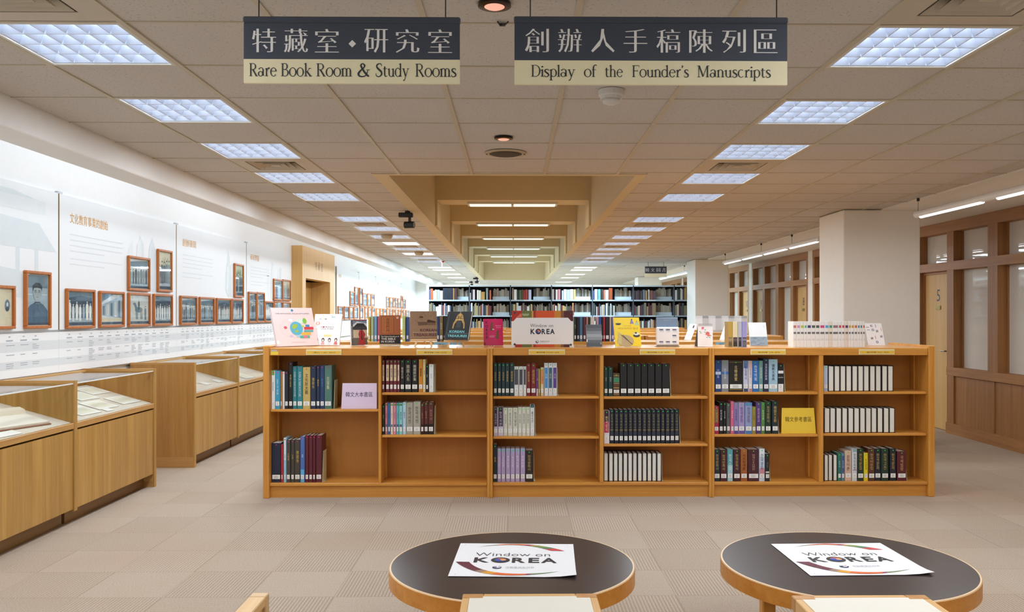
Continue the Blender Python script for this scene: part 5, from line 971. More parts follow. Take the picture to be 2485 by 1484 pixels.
# ------------------------------------------------------------------ things standing on the front bookcases
def stand_frame(px0, px1, base, Hpx, lean, shift):
    """Corner, edges and size of a leaning board whose lower edge runs from px0 to px1."""
    Y = base[1]; k = Y / F; H = Hpx * k / math.cos(lean); x1 = at(px1, Y=Y)[0]
    s = (shift + (VX - px0) * H * math.sin(lean) / Y) * k / (H * math.sin(lean)) if lean > .02 else 0.0
    psi = math.asin(max(-.8, min(.8, s))); W = (x1 - base[0]) / math.cos(psi)
    n0 = Vector((math.sin(psi), -math.cos(psi), 0)); u = Vector((math.cos(psi), math.sin(psi), 0))
    v = -n0 * math.sin(lean) + Vector((0, 0, 1)) * math.cos(lean); n = u.cross(v)
    return FR(base, u, v, n), W, H
def dbook(px0, px1, pyb, pyt, h, lab, art=None, lean=.30, shift=0, th=.012, base=None, name='display_book', cat='book', psi=None, spine=None, soft=False, group='books displayed on top of the front bookcases', pages=True):
    base = base or at(px0, pyb, Z=ZT + .0022)
    if psi is not None:
        Y = base[1]; H = (pyb - pyt) * Y / F / math.cos(lean); W = (at(px1, Y=Y)[0] - base[0]) / (math.cos(psi) - math.sin(psi) * (at(px1, Y=1)[0]))
        u = Vector((math.cos(psi), math.sin(psi), 0)); n0 = Vector((math.sin(psi), -math.cos(psi), 0)); v = -n0 * math.sin(lean) + Vector((0, 0, 1)) * math.cos(lean); fr = FR(base, u, v, u.cross(v))
    else: fr, W, H = stand_frame(px0, px1, base, pyb - pyt, lean, shift)
    # lift so that the lowest rear edge clears the bookcase top
    fr.O = fr.O + Vector((0, 0, th * math.sin(lean)))
    t = thing(name, lab, cat, tuple(base), group); m = P(h, .3, var=.02) if not soft else P(h, .6, var=.02)
    def slab(mb, a0, a1, b0, b1, c0, c1, mm):
        q = [fr.p(a, b, c) for c in (c0, c1) for a, b in ((a0, b0), (a1, b0), (a1, b1), (a0, b1))]
        mb.add(q, [(3, 2, 1, 0), (4, 5, 6, 7), (0, 1, 5, 4), (1, 2, 6, 5), (2, 3, 7, 6), (3, 0, 4, 7)], mm)
    b = MB(); c_ = .0018; slab(b, 0, W, 0, H, -c_, 0, m); slab(b, 0, W, 0, H, -th, -th + c_, m); slab(b, 0, c_, 0, H, -th + c_, -c_, m)
    if art: art(fr, b, W, H)
    if spine:
        f2 = FR(fr.p(0, 0, -th), fr.n, fr.v, -fr.u); spine(f2, b, th, H)
    b.obj('cover', t)
    if pages: g = MB(); slab(g, c_ + .0004, W - .003, .003, H - .003, -th + c_ + .0004, -c_ - .0004, M_PAGE); g.obj('page_block', t)
    return t, fr, W, H
q = lambda h: P(h, .35, var=0)
def a_atlas(f, b, W, H):
    f.ell(b, W * .5, H * .93, W * .03, W * .025, q('3f8fc0'), 2); f.text(b, 'THE NATIONAL ATLAS OF KOREA', W * .5, H * .845, q('2e2a30'), w=W * .82, h=H * .028)
    for i in range(28): an = math.radians(95 + 7 * i); f.ell(b, W * .52 + W * .38 * math.cos(an), H * .46 + H * .25 * math.sin(an), .0022, .0022, q('c8b8bc'), 2, 8)
    f.ell(b, W * .53, H * .455, W * .155, W * .145, q('5fb8d8'), 2, 28); f.poly(b, [(W * .42, H * .5), (W * .48, H * .57), (W * .57, H * .555), (W * .55, H * .49), (W * .5, H * .45), (W * .45, H * .43)], q('a8c84a'), 3); f.poly(b, [(W * .47, H * .4), (W * .55, H * .42), (W * .57, H * .36), (W * .5, H * .345)], q('a8c84a'), 3)
    f.ell(b, W * .42, H * .67, W * .05, W * .035, q('f8f8f8'), 2); f.ell(b, W * .27, H * .48, W * .04, W * .03, q('d86a70'), 2); f.ell(b, W * .66, H * .65, W * .09, W * .05, q('d8f0e4'), 2); f.ell(b, W * .76, H * .65, W * .05, W * .06, q('8ac850'), 3)
    for a, c, d_, e, h in ((.72, .42, .95, .49, 'd8404a'), (.7, .36, .93, .40, '4ab0b8'), (.63, .28, .86, .345, 'f0b83a'), (.58, .2, .82, .26, '3fb8a0'), (.66, .2, .76, .26, 'e07a8a'), (.76, .49, .86, .55, '3f8fc0'), (.66, .49, .72, .53, 'c8d84a')): f.rect(b, W * a, H * c, W * d_, H * e, q(h), 4)
    f.ell(b, W * .38, H * .26, W * .05, W * .025, q('d8c8e8'), 2); f.ell(b, W * .55, H * .27, W * .05, W * .04, q('a8d4e8'), 2); f.rect(b, W * .35, H * .09, W * .7, H * .098, q('c8b0b0'), 2); f.rect(b, .002, H * .05, W * .06, H * .15, q('fafafa'), 3)
def a_cult(f, b, W, H):
    r = random.Random(3)
    f.text(b, 'KOREAN', W * .5, H * .58, q('50484e'), w=W * .46, h=H * .042); f.text(b, 'CULTURE', W * .5, H * .52, q('50484e'), w=W * .46, h=H * .04); f.ell(b, W * .36, H * .58, W * .03, W * .032, q('c83a5a'), 3); f.rect(b, W * .3, H * .69, W * .72, H * .697, q('c0b0b8'), 2)
    for i in range(16): f.ell(b, W * (.1 + .8 * r.random()), H * r.choice((.95, .9, .84)), W * r.uniform(.012, .04), W * r.uniform(.01, .03), q(r.choice(('c8d8c8', 'd0d4e4', '8a8498', 'e8d8c0', '9ac8b8'))), 2, 12)
    f.ell(b, W * .14, H * .7, W * .08, W * .06, q('e0907a'), 2); f.ell(b, W * .14, H * .7, W * .045, W * .035, q('f8ece4'), 3)
    for i in range(8): f.ell(b, W * r.choice((.12, .9)), H * r.uniform(.3, .65), W * .04, W * .03, q(r.choice(('e8ecd8', 'd8e4e0', 'f0e4c8'))), 2, 12)
    f.rect(b, W * .4, H * .27, W * .68, H * .34, q('f4d89a'), 2)
    for i, (hc, bc) in enumerate((('b0a8b0', 'd8d4dc'), ('2a2428', 'e8a8a8'), ('2a2428', 'dcdce4'), ('4a3a3a', 'd86a70'))):
        x = W * (.15 + .235 * i); f.poly(b, [(x - W * .07, H * .02), (x + W * .07, H * .02), (x + W * .05, H * .1), (x - W * .05, H * .1)], q(bc), 2); f.ell(b, x, H * .165, W * .055, W * .075, q(hc), 3, 14); f.ell(b, x, H * .15, W * .035, W * .045, q('f0d4c4'), 4, 14)
def a_palace(f, b, W, H):
    f.rect(b, 0, H * .7, W, H, q('6f90b0'), 1); f.poly(b, [(0, H * .8), (W * .3, H * .93), (W, H * .85), (W, H * .7), (0, H * .7)], q('d8dce0'), 2); f.rect(b, 0, H * .6, W, H * .72, q('3a3a40'), 3); f.poly(b, [(W * .05, H * .72), (W * .95, H * .72), (W * .75, H * .86), (W * .3, H * .86)], q('26282e'), 4); f.rect(b, 0, H * .28, W, H * .6, q('cbbfa6'), 1); f.rect(b, 0, 0, W, H * .28, q('6a645a'), 1)
    f.rect(b, 0, H * .96, W, H, q('8a2a2c'), 5); f.poly(b, [(W * .32, 0), (W * .82, 0), (W * .78, H * .3), (W * .86, H * .42), (W * .7, H * .58), (W * .45, H * .58), (W * .36, H * .42), (W * .42, H * .3)], q('b03038'), 5); f.poly(b, [(W * .56, H * .2), (W * .64, H * .2), (W * .62, H * .56), (W * .57, H * .56)], q('3a2a28'), 6); f.ell(b, W * .6, H * .62, W * .07, H * .04, q('2a2428'), 6)
def a_bible(f, b, W, H):
    f.rect(b, 0, H * .34, W, H, q('9a5630'), 1); f.rect(b, W * .08, H * .38, W * .68, H * .95, q('6a3a22'), 2); f.rect(b, W * .1, H * .39, W * .66, H * .94, q('a4602f'), 3)
    f.text(b, '\uc131\n\uacbd\n\uc804\n\uc11c', W * .38, H * .67, q('2a1810'), w=W * .16, h=H * .48, L=4, bold=.006)
    for a in (.2, .55): f.rect(b, W * a, H * .45, W * (a + .012), H * .9, q('7a4424'), 4)
    f.rect(b, W * .8, H * .88, W * .9, H * .95, q('d8b090'), 2)
    f.text(b, 'The Oxford Handbook of', W * .5, H * .285, q('f0ece4'), w=W * .86, h=H * .04); f.text(b, 'THE BIBLE', W * .42, H * .205, q('f0ece4'), w=W * .68, h=H * .065); f.text(b, 'IN KOREA', W * .4, H * .115, q('f0ece4'), w=W * .64, h=H * .065); f.rect(b, 0, 0, W, H * .035, q('c8b088'), 2)
def a_tr1(f, b, W, H):
    r = random.Random(9)
    for i in range(60): x = W * r.random(); y = H * r.uniform(.5, 1); f.poly(b, [(x, y), (min(W, x + .004), y), (min(W, x + .003), min(H, y + .018))], q(r.choice(('6a5040', '8a6e58', 'b09a80'))), 2)
    f.ell(b, W * .42, H * .78, W * .08, H * .03, q('4a3a30'), 3); f.poly(b, [(W * .28, H * .6), (W * .3, H * .47), (W * .72, H * .5), (W * .72, H * .6)], q('6a5240'), 3); f.poly(b, [(W * .62, H * .63), (W * .68, H * .69), (W * .98, H * .61), (W * .92, H * .57), (W * .66, H * .58)], q('4a3228'), 4); f.rect(b, W * .64, H * .49, W * .95, H * .57, q('7a5e4a'), 3)
    f.text(b, 'KOREAN', W * .68, H * .3, q('5a2a34'), w=W * .62, h=H * .1, bold=.02); f.rect(b, W * .08, H * .215, W * .98, H * .222, q('d8c8b8'), 2); f.text(b, 'TREASURES', W * .55, H * .13, q('5a2a34'), w=W * .86, h=H * .1, bold=.02)
def a_tr2(f, b, W, H):
    go, g2 = q('b89048'), q('6a4e20')
    f.poly(b, [(W * .38, H * .70), (W * .385, H * .78), (W * .42, H * .86), (W * .48, H * .92), (W * .54, H * .94), (W * .60, H * .92), (W * .66, H * .86), (W * .695, H * .78), (W * .70, H * .70), (W * .62, H * .675), (W * .46, H * .675)], go, 2); f.rect(b, W * .525, H * .92, W * .555, H * .995, go, 2); f.rect(b, W * .53, H * .7, W * .55, H * .93, q('e4c478'), 5)
    for i in range(5): f.ell(b, W * (.43 + .055 * i), H * .735, W * .018, H * .02, g2, 4, 10); f.ell(b, W * (.45 + .045 * i), H * .82, W * .012, H * .018, g2, 4, 10)
    f.rect(b, W * .37, H * .685, W * .71, H * .71, q('e4c478'), 5)
    for s in (0, 1):
        X = (lambda a: W * (1.08 - a)) if s else (lambda a: W * a); f.poly(b, [(X(.38), H * .72), (X(.3), H * .58), (X(.28), H * .4), (X(.33), H * .38), (X(.36), H * .55), (X(.45), H * .66)], go, 3)
    f.poly(b, [(W * .42, H * .62), (W * .52, H * .68), (W * .64, H * .62), (W * .62, H * .42), (W * .45, H * .42)], q('2e3438'), 2); f.ell(b, W * .53, H * .78, W * .06, H * .05, g2, 4)
    f.text(b, 'KOREAN', W * .5, H * .28, q('7fd0d8'), w=W * .62, h=H * .085, bold=.02); f.rect(b, W * .1, H * .21, W * .97, H * .217, q('8aa0a8'), 2); f.text(b, 'TREASURES', W * .54, H * .125, q('7fd0d8'), w=W * .82, h=H * .085, bold=.02)
    f.poly(b, [(W * .04, 0), (W * .09, 0), (W * .09, H), (W * .06, H)], q('3a4046'), 1)
def a_pink(f, b, W, H):
    f.text(b, 'K\nO\nR\nE\nA', W * .16, H * .58, q('2a1a22'), w=W * .15, h=H * .66, bold=.012)
    for x, y, s in ((.42, .7, 1), (.72, .4, -1)):
        f.poly(b, [(W * (x - .08), H * (y - .16)), (W * (x + .06), H * (y - .14)), (W * (x + .05), H * (y + .1)), (W * (x + .1), H * (y + .19)), (W * (x - .02), H * (y + .15)), (W * (x - .07), H * y)], q('6a5a34'), 3)
        for i in range(10): an = i * .63; f.ell(b, W * (x + .14 * math.cos(an)), H * (y + .15 * math.sin(an)), W * .02, H * .012, q('b04a5a'), 2, 8)
    f.ell(b, W * .5, H * .6, W * .06, H * .02, q('f0ece8'), 4); f.text(b, 'South &', W * .76, H * .74, q('f8c8d8'), w=W * .28, h=H * .045); f.text(b, 'North', W * .78, H * .67, q('f8c8d8'), w=W * .22, h=H * .04); f.rect(b, W * .3, H * .34, W * .58, H * .36, q('f0a0c0'), 2); f.rect(b, W * .3, H * .3, W * .55, H * .32, q('f0a0c0'), 2); f.rect(b, 0, 0, W * .1, H * .1, q('8a1238'), 2)
def a_grey(f, b, W, H):
    for i, h in enumerate(('474d54', '565d64', '858d95', '9aa2aa', '7d858d', '5a6168', '484e55')): f.rect(b, .001, H * (.02 + .137 * i), W - .001, H * (.02 + .137 * (i + 1)), q(h), 1)
    f.rect(b, .001, H * .2, W * .06, H * .33, q('f2f2f2'), 3); f.rect(b, W * .9, H * .1, W * .93, H * .18, q('e0e0e0'), 3)
def a_yel(f, b, W, H):
    f.ell(b, W * .17, H * .77, W * .1, H * .035, q('2e2a28'), 2); f.rect(b, W * .05, H * .79, W * .29, H * .8, q('4a4440'), 3)
    f.poly(b, [(W * .62, H * .78), (W * .78, H * .78), (W * .72, H * .92), (W * .68, H * .92)], q('8a7ab0'), 2); f.ell(b, W * .7, H * .93, W * .025, H * .02, q('3a2a28'), 3); f.poly(b, [(W * .8, H * .74), (W * .98, H * .74), (W * .92, H * .85), (W * .86, H * .85)], q('a8c8a0'), 2); f.ell(b, W * .89, H * .86, W * .025, H * .02, q('c86a60'), 3)
    f.text(b, '\uc74c\uc2dd \ubb38\ud654', W * .52, H * .71, q('c09820'), w=W * .3, h=H * .03); f.text(b, '\uc0ac\uace0\uc11c\ub9ac\uc758 \ubc25\uc0c1', W * .54, H * .62, q('b88e10'), w=W * .78, h=H * .07)
    f.ell(b, W * .4, H * .18, W * .32, H * .21, q('b8a070'), 2, 28); f.poly(b, [(W * .08, H * .1), (W * .16, H * .5), (W * .26, H * .42), (W * .24, H * .06)], q('c8b878'), 3); f.line(b, [(W * .24, H * .4), (W * .66, H * .06)], .005, q('4a3a28'), 4); f.line(b, [(W * .3, H * .4), (W * .6, H * .1)], .004, q('4a3a28'), 4)
    f.ell(b, W * .84, H * .37, W * .13, H * .06, q('3a3834'), 2); f.ell(b, W * .84, H * .43, W * .11, H * .05, q('e8e4d8'), 3); f.ell(b, W * .82, H * .46, W * .05, H * .03, q('4a5a3a'), 4)
def a_wht(f, b, W, H):
    f.rect(b, .001, .001, W - .001, H * .38, q('8fa2b0'), 1); r = random.Random(4)
    for i in range(26): x, y = W * r.random() * .85, H * r.uniform(.02, .34); f.rect(b, x, y, x + W * .13, y + H * .015, q(r.choice(('6f8496', 'b4c2cc', '5f7282', 'a8b0b8'))), 2)
    f.text(b, '\ud48d\uacbd', W * .86, H * .82, q('b0b8c4'), w=W * .05, h=H * .1)
def a_hangul(f, b, W, H):
    for c, x, y, h in (('\u3161', .12, .82, '8a3a5a'), ('\u3137', .38, .88, '4a4a5a'), ('\u3163', .62, .88, '7a1f38'), ('\u3161', .15, .7, '2f5fb0'), ('\u3141', .42, .7, '3a5fa0'), ('\u3139', .66, .64, '2f6a5a'), ('\u3163', .92, .72, 'd84a5a'), ('\u3139', .28, .32, '4a2a4a'), ('\u3163', .5, .36, 'a02a4a'), ('\u3139', .86, .4, '3a4a6a'), ('\u3141', .55, .15, '3a5a9a')): f.text(b, c, W * x, H * y, q(h), bold=.02, **(dict(w=W * .17) if c == '\u3161' else dict(h=H * (.14 if c == '\u3163' else .09))))
def a_cal(f, b, W, H):
    for i in range(14): f.ell(b, W * (.06 + .068 * i), H * .955, W * .012, H * .012, q('8a8a90'), 2, 8)
    for x, y, s, h in ((.34, .84, .09, 'e0707a'), (.3, .8, .05, 'e89aa0'), (.66, .6, .13, 'e06a62'), (.72, .52, .1, 'e87a70'), (.58, .56, .07, 'f0a8a0')): f.ell(b, W * x, H * y, W * s, W * s * .9, q(h), 3, 14)
    for x, y in ((.16, .68), (.22, .62), (.48, .66), (.86, .5), (.8, .42), (.62, .42), (.5, .76)): f.ell(b, W * x, H * y, W * .06, W * .03, q('8ab0a0'), 2, 10)
    for i in range(5): f.rect(b, W * .12, H * (.08 + .06 * i), W * .88, H * (.086 + .06 * i), q('e4dcdc'), 2)
dbook(673, 752, 842, 748, 'f0dede', 'large pale pink atlas leaning at the left end of the bookcases', a_atlas, .3, 14, .02)
dbook(757, 825, 838, 763, 'f8f7f8', 'white book on Korean culture next to the pink atlas', a_cult, .3, -8, .014)
dbook(858, 892, 838, 777, '2a2c30', 'dark book with a red-robed figure and a palace roof on its cover', a_palace, .08, 0, .062, psi=.62, spine=lambda f, b, W, H: (f.rect(b, 0, 0, W * .4, H, q('e4e6ea'), 1), f.text(b, 'KOREA', W * .7, H * .5, q('c8c8d0'), w=H * .5, h=W * .25, rot=True)))
dbook(921, 972, 838, 766, '1d1d20', 'brown and black book on the Bible in Korea', a_bible, .14, 0, .035, psi=.12)
def easel(px0, px1, pyl, lab, psi=0.0):
    Y = 7.2; x0, x1 = at(px0, Y=Y)[0], at(px1, Y=Y)[0]; z = HC - (pyl - VY) * Y / F; t = thing('book_easel', lab, 'easel', ((x0 + x1) / 2, Y, ZT)); m = WOOD('e6c79a', 'dbb685', 'X', .5); c = (x0 + x1) / 2; W = x1 - x0
    MB().rbox(x0, x1, Y - .03, Y + .004, z - .02, z - .0005, m, .003).obj('ledge', t)
    for s in (-1, 1):
        MB().add([(c + s * W * .27 - .008, Y - .028, z - .02), (c + s * W * .27 + .008, Y - .028, z - .02), (c + s * W * .32 + .008, Y - .05, ZT + .0005), (c + s * W * .32 - .008, Y - .05, ZT + .0005), (c + s * W * .27 - .008, Y - .008, z - .02), (c + s * W * .27 + .008, Y - .008, z - .02), (c + s * W * .32 + .008, Y - .03, ZT + .0005), (c + s * W * .32 - .008, Y - .03, ZT + .0005)], [(0, 1, 2, 3), (7, 6, 5, 4), (0, 4, 5, 1), (3, 2, 6, 7), (0, 3, 7, 4), (1, 5, 6, 2)], m).obj('leg', t)
    MB().tube([(c, Y + .012, z - .01), (c, Y + .16, ZT + .012)], .006, m, 6).obj('rear_strut', t)
    MB().box(c - W * .3, c + W * .3, Y + .006, Y + .012, z - .018, z + .0, m).obj('cross_bar', t)
    return Y, z
Y_, z_ = easel(997, 1060, 822, 'small wooden easel under the brown Korean Treasures book')
dbook(996, 1060, 822, 756, '9a7d64', 'brown Korean Treasures book with a faded old painting', a_tr1, .26, 1, .02, base=(at(996, Y=7.17)[0], 7.172, z_ + .001), name='display_book')
Y_, z_ = easel(1077, 1137, 824, 'small wooden easel under the black Korean Treasures book')
dbook(1077, 1137, 824, 757, '17191c', 'glossy black Korean Treasures book with a gold crown', a_tr2, .26, -11, .02, base=(at(1077, Y=7.17)[0], 7.172, z_ + .001))
dbook(1174, 1221, 838, 774, 'd81e6c', 'bright pink book titled KOREA with two tigers', a_pink, .16, 1, .016)
dbook(1424, 1462, 841, 788, '50565d', 'plain grey gradient book right of the white sign board', a_grey, .2, 2, .014)
dbook(1494, 1559, 841, 771, 'f2d21e', 'bright yellow cookery book with bowls on its cover', a_yel, .26, 6, .014)
dbook(1821, 1864, 839, 783, 'e6edf2', 'white book with a blue-grey photo strip at its foot', a_wht, .3, 5, .012)
dbook(2108, 2152, 838, 784, 'f4f4f6', 'white card with scattered coloured Hangul letters at the right end', a_hangul, .3, 10, .003, name='hangul_card', cat='card', pages=False, soft=True, group=None)
# desk calendar: easel sheet, black back leaf
tt, f_, W_, H_ = dbook(1693, 1728, 841, 787, 'f7f3f2', 'small white desk calendar with red flowers', a_cal, .16, 0, .004, name='desk_calendar', cat='calendar', pages=False, soft=True, group=None)
b = MB(); b.add([f_.p(0, .003, -.006), f_.p(W_, .003, -.006), f_.p(W_, H_, -.006), f_.p(0, H_, -.006)] + [tuple(f_.p(a, 0) + Vector((0, .12, -.0))) for a in (0, W_)], [(3, 2, 1, 0), (0, 3, 4), (1, 5, 2), (2, 5, 4, 3)], P('1e1c1e', .6)); b.obj('stand', tt)
r_ = MB()
for i in range(14): c = f_.p(W_ * (.06 + .068 * i), H_ * .985, 0); r_.tube([c + Vector((0, .012 * math.cos(a), .009 * math.sin(a))) for a in [k * 1.05 for k in range(7)]], .0011, P('8f9094', .3, .8), 5)
r_.obj('spiral', tt)
# white sign board on a striped backing
Y = 7.06; x0, x1 = at(1241, Y=Y)[0], at(1391, Y=Y)[0]; k = Y / F; t = thing('sign_board', 'white sign board reading Window on KOREA before a striped orange back', 'sign', ((x0 + x1) / 2, Y, ZT), None)
W = x1 - x0; zt = HC - (753.5 - VY) * k; zw = HC - (770.5 - VY) * k; zbk = ZT + .0005
bk = MB().box(x0 + .002, x1 - .002, Y + .004, Y + .05, zbk, zt, P('c84a2a', .5, var=0)); fr = front(x0, Y + .004, zbk); Hh = zt - zbk
for a, c, h in ((.0, .17, 'b8322c'), (.17, .33, '6a7a40'), (.33, .355, 'e0a04a'), (.355, .395, 'a82c44'), (.395, .695, 'd8552a'), (.695, .80, 'cc8a30'), (.80, .85, '8a5a3c'), (.85, .998, '5a2428')): fr.rect(bk, max(.002, W * a), .0, W * c, Hh, q(h), 1)
fr.poly(bk, [(W * .08, Hh - .055), (W * .17, Hh - .05), (W * .16, Hh - .018)], q('e07a60'), 2)
for i in range(5): fr.ell(bk, W * (.19 + .02 * i), Hh - .03 - .006 * (i % 2), .009, .009, q('a8b08a'), 3, 12)
bk.obj('backing', t)
wb = MB(); c = .028; zf = zbk + .022
prof = [(x0, zbk), (x0 + .03, zbk), (x0 + .03, zf), (x1 - .03, zf), (x1 - .03, zbk), (x1, zbk), (x1, zw - c), (x1 - c * .6, zw - c), (x1 - c * 1.5, zw), (x0 + c * 1.5, zw), (x0 + c * .6, zw - c), (x0, zw - c)]
wb.prism([(a, z) for a, z in prof], 'y', Y, Y + .004, P('f0f1f3', .5, var=0))
def korea(f, b, a0, a1, b0, b1, ink, L=3):
    """The word KOREA with a red and blue disc in its O, filling the given box."""
    w_, h = a1 - a0, b1 - b0; m = q(ink)
    for ch, u0, u1 in (('K', 0, .185), ('R', .46, .62), ('E', .66, .79), ('A', .81, 1.0)): f.text(b, ch, a0 + w_ * (u0 + u1) / 2, b0 + h / 2, m, w=w_ * (u1 - u0), h=h, L=L, bold=.028)
    cx, cy, rx, ry = a0 + w_ * .32, b0 + h / 2, w_ * .115, h * .54
    f.ell(b, cx, cy, rx, ry, m, L, 28); f.ell(b, cx, cy, rx * .62, ry * .62, q('e2785a'), L + 1, 24); f.ell(b, cx, cy, rx * .62, ry * .62, q('2f5fc0'), L + 2, 16, 190, 370); f.ell(b, cx - rx * .3, cy + ry * .0, rx * .3, ry * .3, q('2f5fc0'), L + 3, 14); f.ell(b, cx + rx * .3, cy - ry * .06, rx * .3, ry * .3, q('ecae6a'), L + 3, 14)
def gov(f, b, a0, a1, cy, h, L=3):
    w_ = a1 - a0; r = h * .5; rx = w_ * .11
    f.ell(b, a0 + rx, cy, rx, r, q('28366a'), L, 22); f.ell(b, a0 + rx, cy + r * .18, rx * .82, r * .7, q('f4f5f7'), L + 1, 22); f.ell(b, a0 + rx * .6, cy, rx * .42, r * .3, q('28366a'), L + 2, 14); f.ell(b, a0 + rx * 1.5, cy + r * .5, rx * .2, r * .2, q('c83a4a'), L + 2, 12)
    f.text(b, '\uad6d\ub9bd\uc911\uc559\ub3c4\uc11c\uad00', a0 + w_ * .65, cy + h * .08, q('7c828c'), w=w_ * .68, h=h * .42, L=L); f.rect(b, a0 + w_ * .31, cy - h * .36, a0 + w_ * .85, cy - h * .3, q('b4b8c0'), L)
fr = front(x0, Y, zbk); g = wb; Hw = zw - zbk
fr.text(g, 'Window on', W * .49, Hw * .735, q('4a4e56'), w=W * .37, h=Hw * .115, L=2, bold=-.012); korea(fr, g, W * .31, W * .70, Hw * .44, Hw * .62, '252e42', 2); gov(fr, g, W * .39, W * .615, Hw * .185, Hw * .11, 2); g.obj('front_panel', t)
s = MB()
for px, py in ((1249, 835), (1385, 836)): a = at(px, Y=Y)[0]; s.tube([(a, Y, HC - (py - VY) * k), (a, Y - .004, HC - (py - VY) * k)], .009, P('4a4e54', .35, .5), 12)
for px, py in ((1249, 758.5), (1385, 759)): a = at(px, Y=Y)[0]; s.tube([(a, Y + .004, HC - (py - VY) * k), (a, Y, HC - (py - VY) * k)], .009, P('4a4e54', .35, .5), 12)
s.obj('screw', t)
# brochure box: slate back card, white slotted front, clear stand
Y = 7.12; x0, x1 = at(1594, Y=Y)[0], at(1647, Y=Y)[0]; k = Y / F
t = thing('brochure', 'blue-grey folder behind a white printed box on a clear stand', 'brochure', ((x0 + x1) / 2, Y, ZT), None)
MB().box(x0 - .01, x1 + .01, Y - .03, Y + .09, ZT + .0005, ZT + .004, M_GLASS).obj('clear_base', t); MB().box(x0, x1, Y + .052, Y + .056, ZT + .004, ZT + .2, M_GLASS).obj('clear_back', t)
b = MB().rbox(x0, x1 - .004, Y + .02, Y + .045, ZT + .02, HC - (770 - VY) * k, P('7f94ac', .35), .003); front(x0, Y + .02, ZT).text(b, '\ud55c\uad6d\uc758 \ubbf8', (x1 - x0) / 2, .22, q('a8b8c8'), w=.06, h=.012); b.obj('folder', t)
b = MB().rbox(x0 - .006, x1 + .002, Y - .012, Y + .018, ZT + .012, HC - (793 - VY) * k, P('f2f4f8', .5, var=0), .008); fr = front(x0, Y - .012, ZT + .012); w_ = x1 - x0; hh = HC - (793 - VY) * k - ZT - .012
for i in range(3):
    for j, v_ in enumerate((.82, .5, .16)):
        if j == 1 and i < 2: continue
        fr.rect(b, w_ * (.1 + .3 * i), hh * v_, w_ * (.28 + .3 * i), hh * (v_ + .07), q('5a6a86'), 1); fr.rect(b, w_ * (.12 + .3 * i), hh * (v_ - .09), w_ * (.3 + .3 * i), hh * (v_ - .01), q('dde0ea'), 1)
b.obj('printed_box', t); MB().box(x0, x1, Y - .01, Y + .016, ZT + .0045, ZT + .012, P('8f7a6a', .5)).obj('tray', t)
# set of four slim volumes with a landscape over their spines
for i, (a, c, h, nm) in enumerate(((1767, 1777.5, 'c3a24c', 'gold-yellow'), (1778, 1790.5, 'e6dcb4', 'cream'), (1791, 1800.5, 'bfc0cc', 'silver-grey'), (1801, 1812.5, 'a3a0dc', 'lavender'))):
    t = book(at(a, Y=7.0)[0], at(c, Y=7.0)[0], HC - (780 - VY) * 7 / F, ZT + .001, 7.0, h, '', '', label='%s slim volume with a dark woodland photo low on its spine' % nm, group='four slim volumes making one picture', dot=None, sticker=False, depth=.12, bands=[(.02, .39, ('8a7a60', '4a4444', '383a44', '54546a')[i]), (.05, .2, ('6a5c48', '33302f', '26282e', '6a6a72')[i]), (.25, .33, ('a89878', '6a5a60', '5a5a64', '8a8a94')[i])])
# the long white series
cols = 'c87a6a d898c8 b8c83a 6ab890 4a4088 4f6a5a 5a5a5e d84a8a 5fa8dc 3f9a78 9a7a80 c05a5a c8505a 4a3f80 c0a04a d89a3a d07a3a 6a78b0 4a8a9a c87a4a'.split()
names = 'brick red,orchid pink,lime green,mint green,indigo,moss grey,charcoal,magenta,sky blue,emerald,mauve,rose red,coral,dark violet,mustard,amber,burnt orange,steel blue,teal,terracotta'.split(',')
bx = [345, 412, 485, 555, 610, 690, 770, 850, 945, 1022, 1092, 1200, 1262, 1322, 1390, 1440, 1498, 1560, 1608, 1655, 1705]
for i in range(20):
    Y = 6.98; t = book(at(1880 + bx[i] / 7.766, Y=Y)[0] + .0003, at(1880 + bx[i + 1] / 7.766, Y=Y)[0] - .0003, HC - (779.5 - VY) * Y / F, ZT + .001, Y, 'eeece8' if i not in (9, 13) else 'e8dccc', '', '', label='white series volume with %s %s square on its spine' % ('an' if names[i][0] in 'aeiou' else 'a', names[i]), group='white series volumes on the right bookcase', dot=None, sticker=False, depth=.13, bands=[(.75, .85, cols[i]), (.545, .57, '3c3c40'), (.515, .535, '55555a'), (.575, .59, '46464a'), (.32, .326, 'b08a90'), (.27, .29, 'c8c8d0')])
# farther white pieces
Y = 14.62; x0, x1 = at(1689, Y=Y)[0], at(1815, Y=Y)[0]; zt = HC - (766 - VY) * Y / F
t = thing('folding_screen_book', 'long white fold-out book with grey line pattern, far behind the calendar', 'book', ((x0 + x1) / 2, Y, 1.191)); b = MB(); n = 8
for i in range(n):
    a, c = x0 + (x1 - x0) * i / n, x0 + (x1 - x0) * (i + 1) / n; ya, yc = (Y, Y + .05) if i % 2 else (Y + .05, Y); b.add([(a, ya, 1.1915), (c, yc, 1.1915), (c, yc, zt), (a, ya, zt), (a, ya + .004, 1.1915), (c, yc + .004, 1.1915), (c, yc + .004, zt), (a, ya + .004, zt)], [(0, 1, 2, 3), (7, 6, 5, 4), (0, 3, 7, 4), (1, 5, 6, 2), (3, 2, 6, 7)], P('eceef0', .6, var=0))
    for j in range(9): xx = a + (c - a) * j / 9; yy = ya + (yc - ya) * j / 9 - .001; b.add([(xx, yy, zt - .04), (xx + .006, yy, zt - .04), (xx + .006, yy, zt), (xx, yy, zt)], [(0, 1, 2, 3)], P('9aa6b0', .6, var=0))
b.obj('leaves', t)
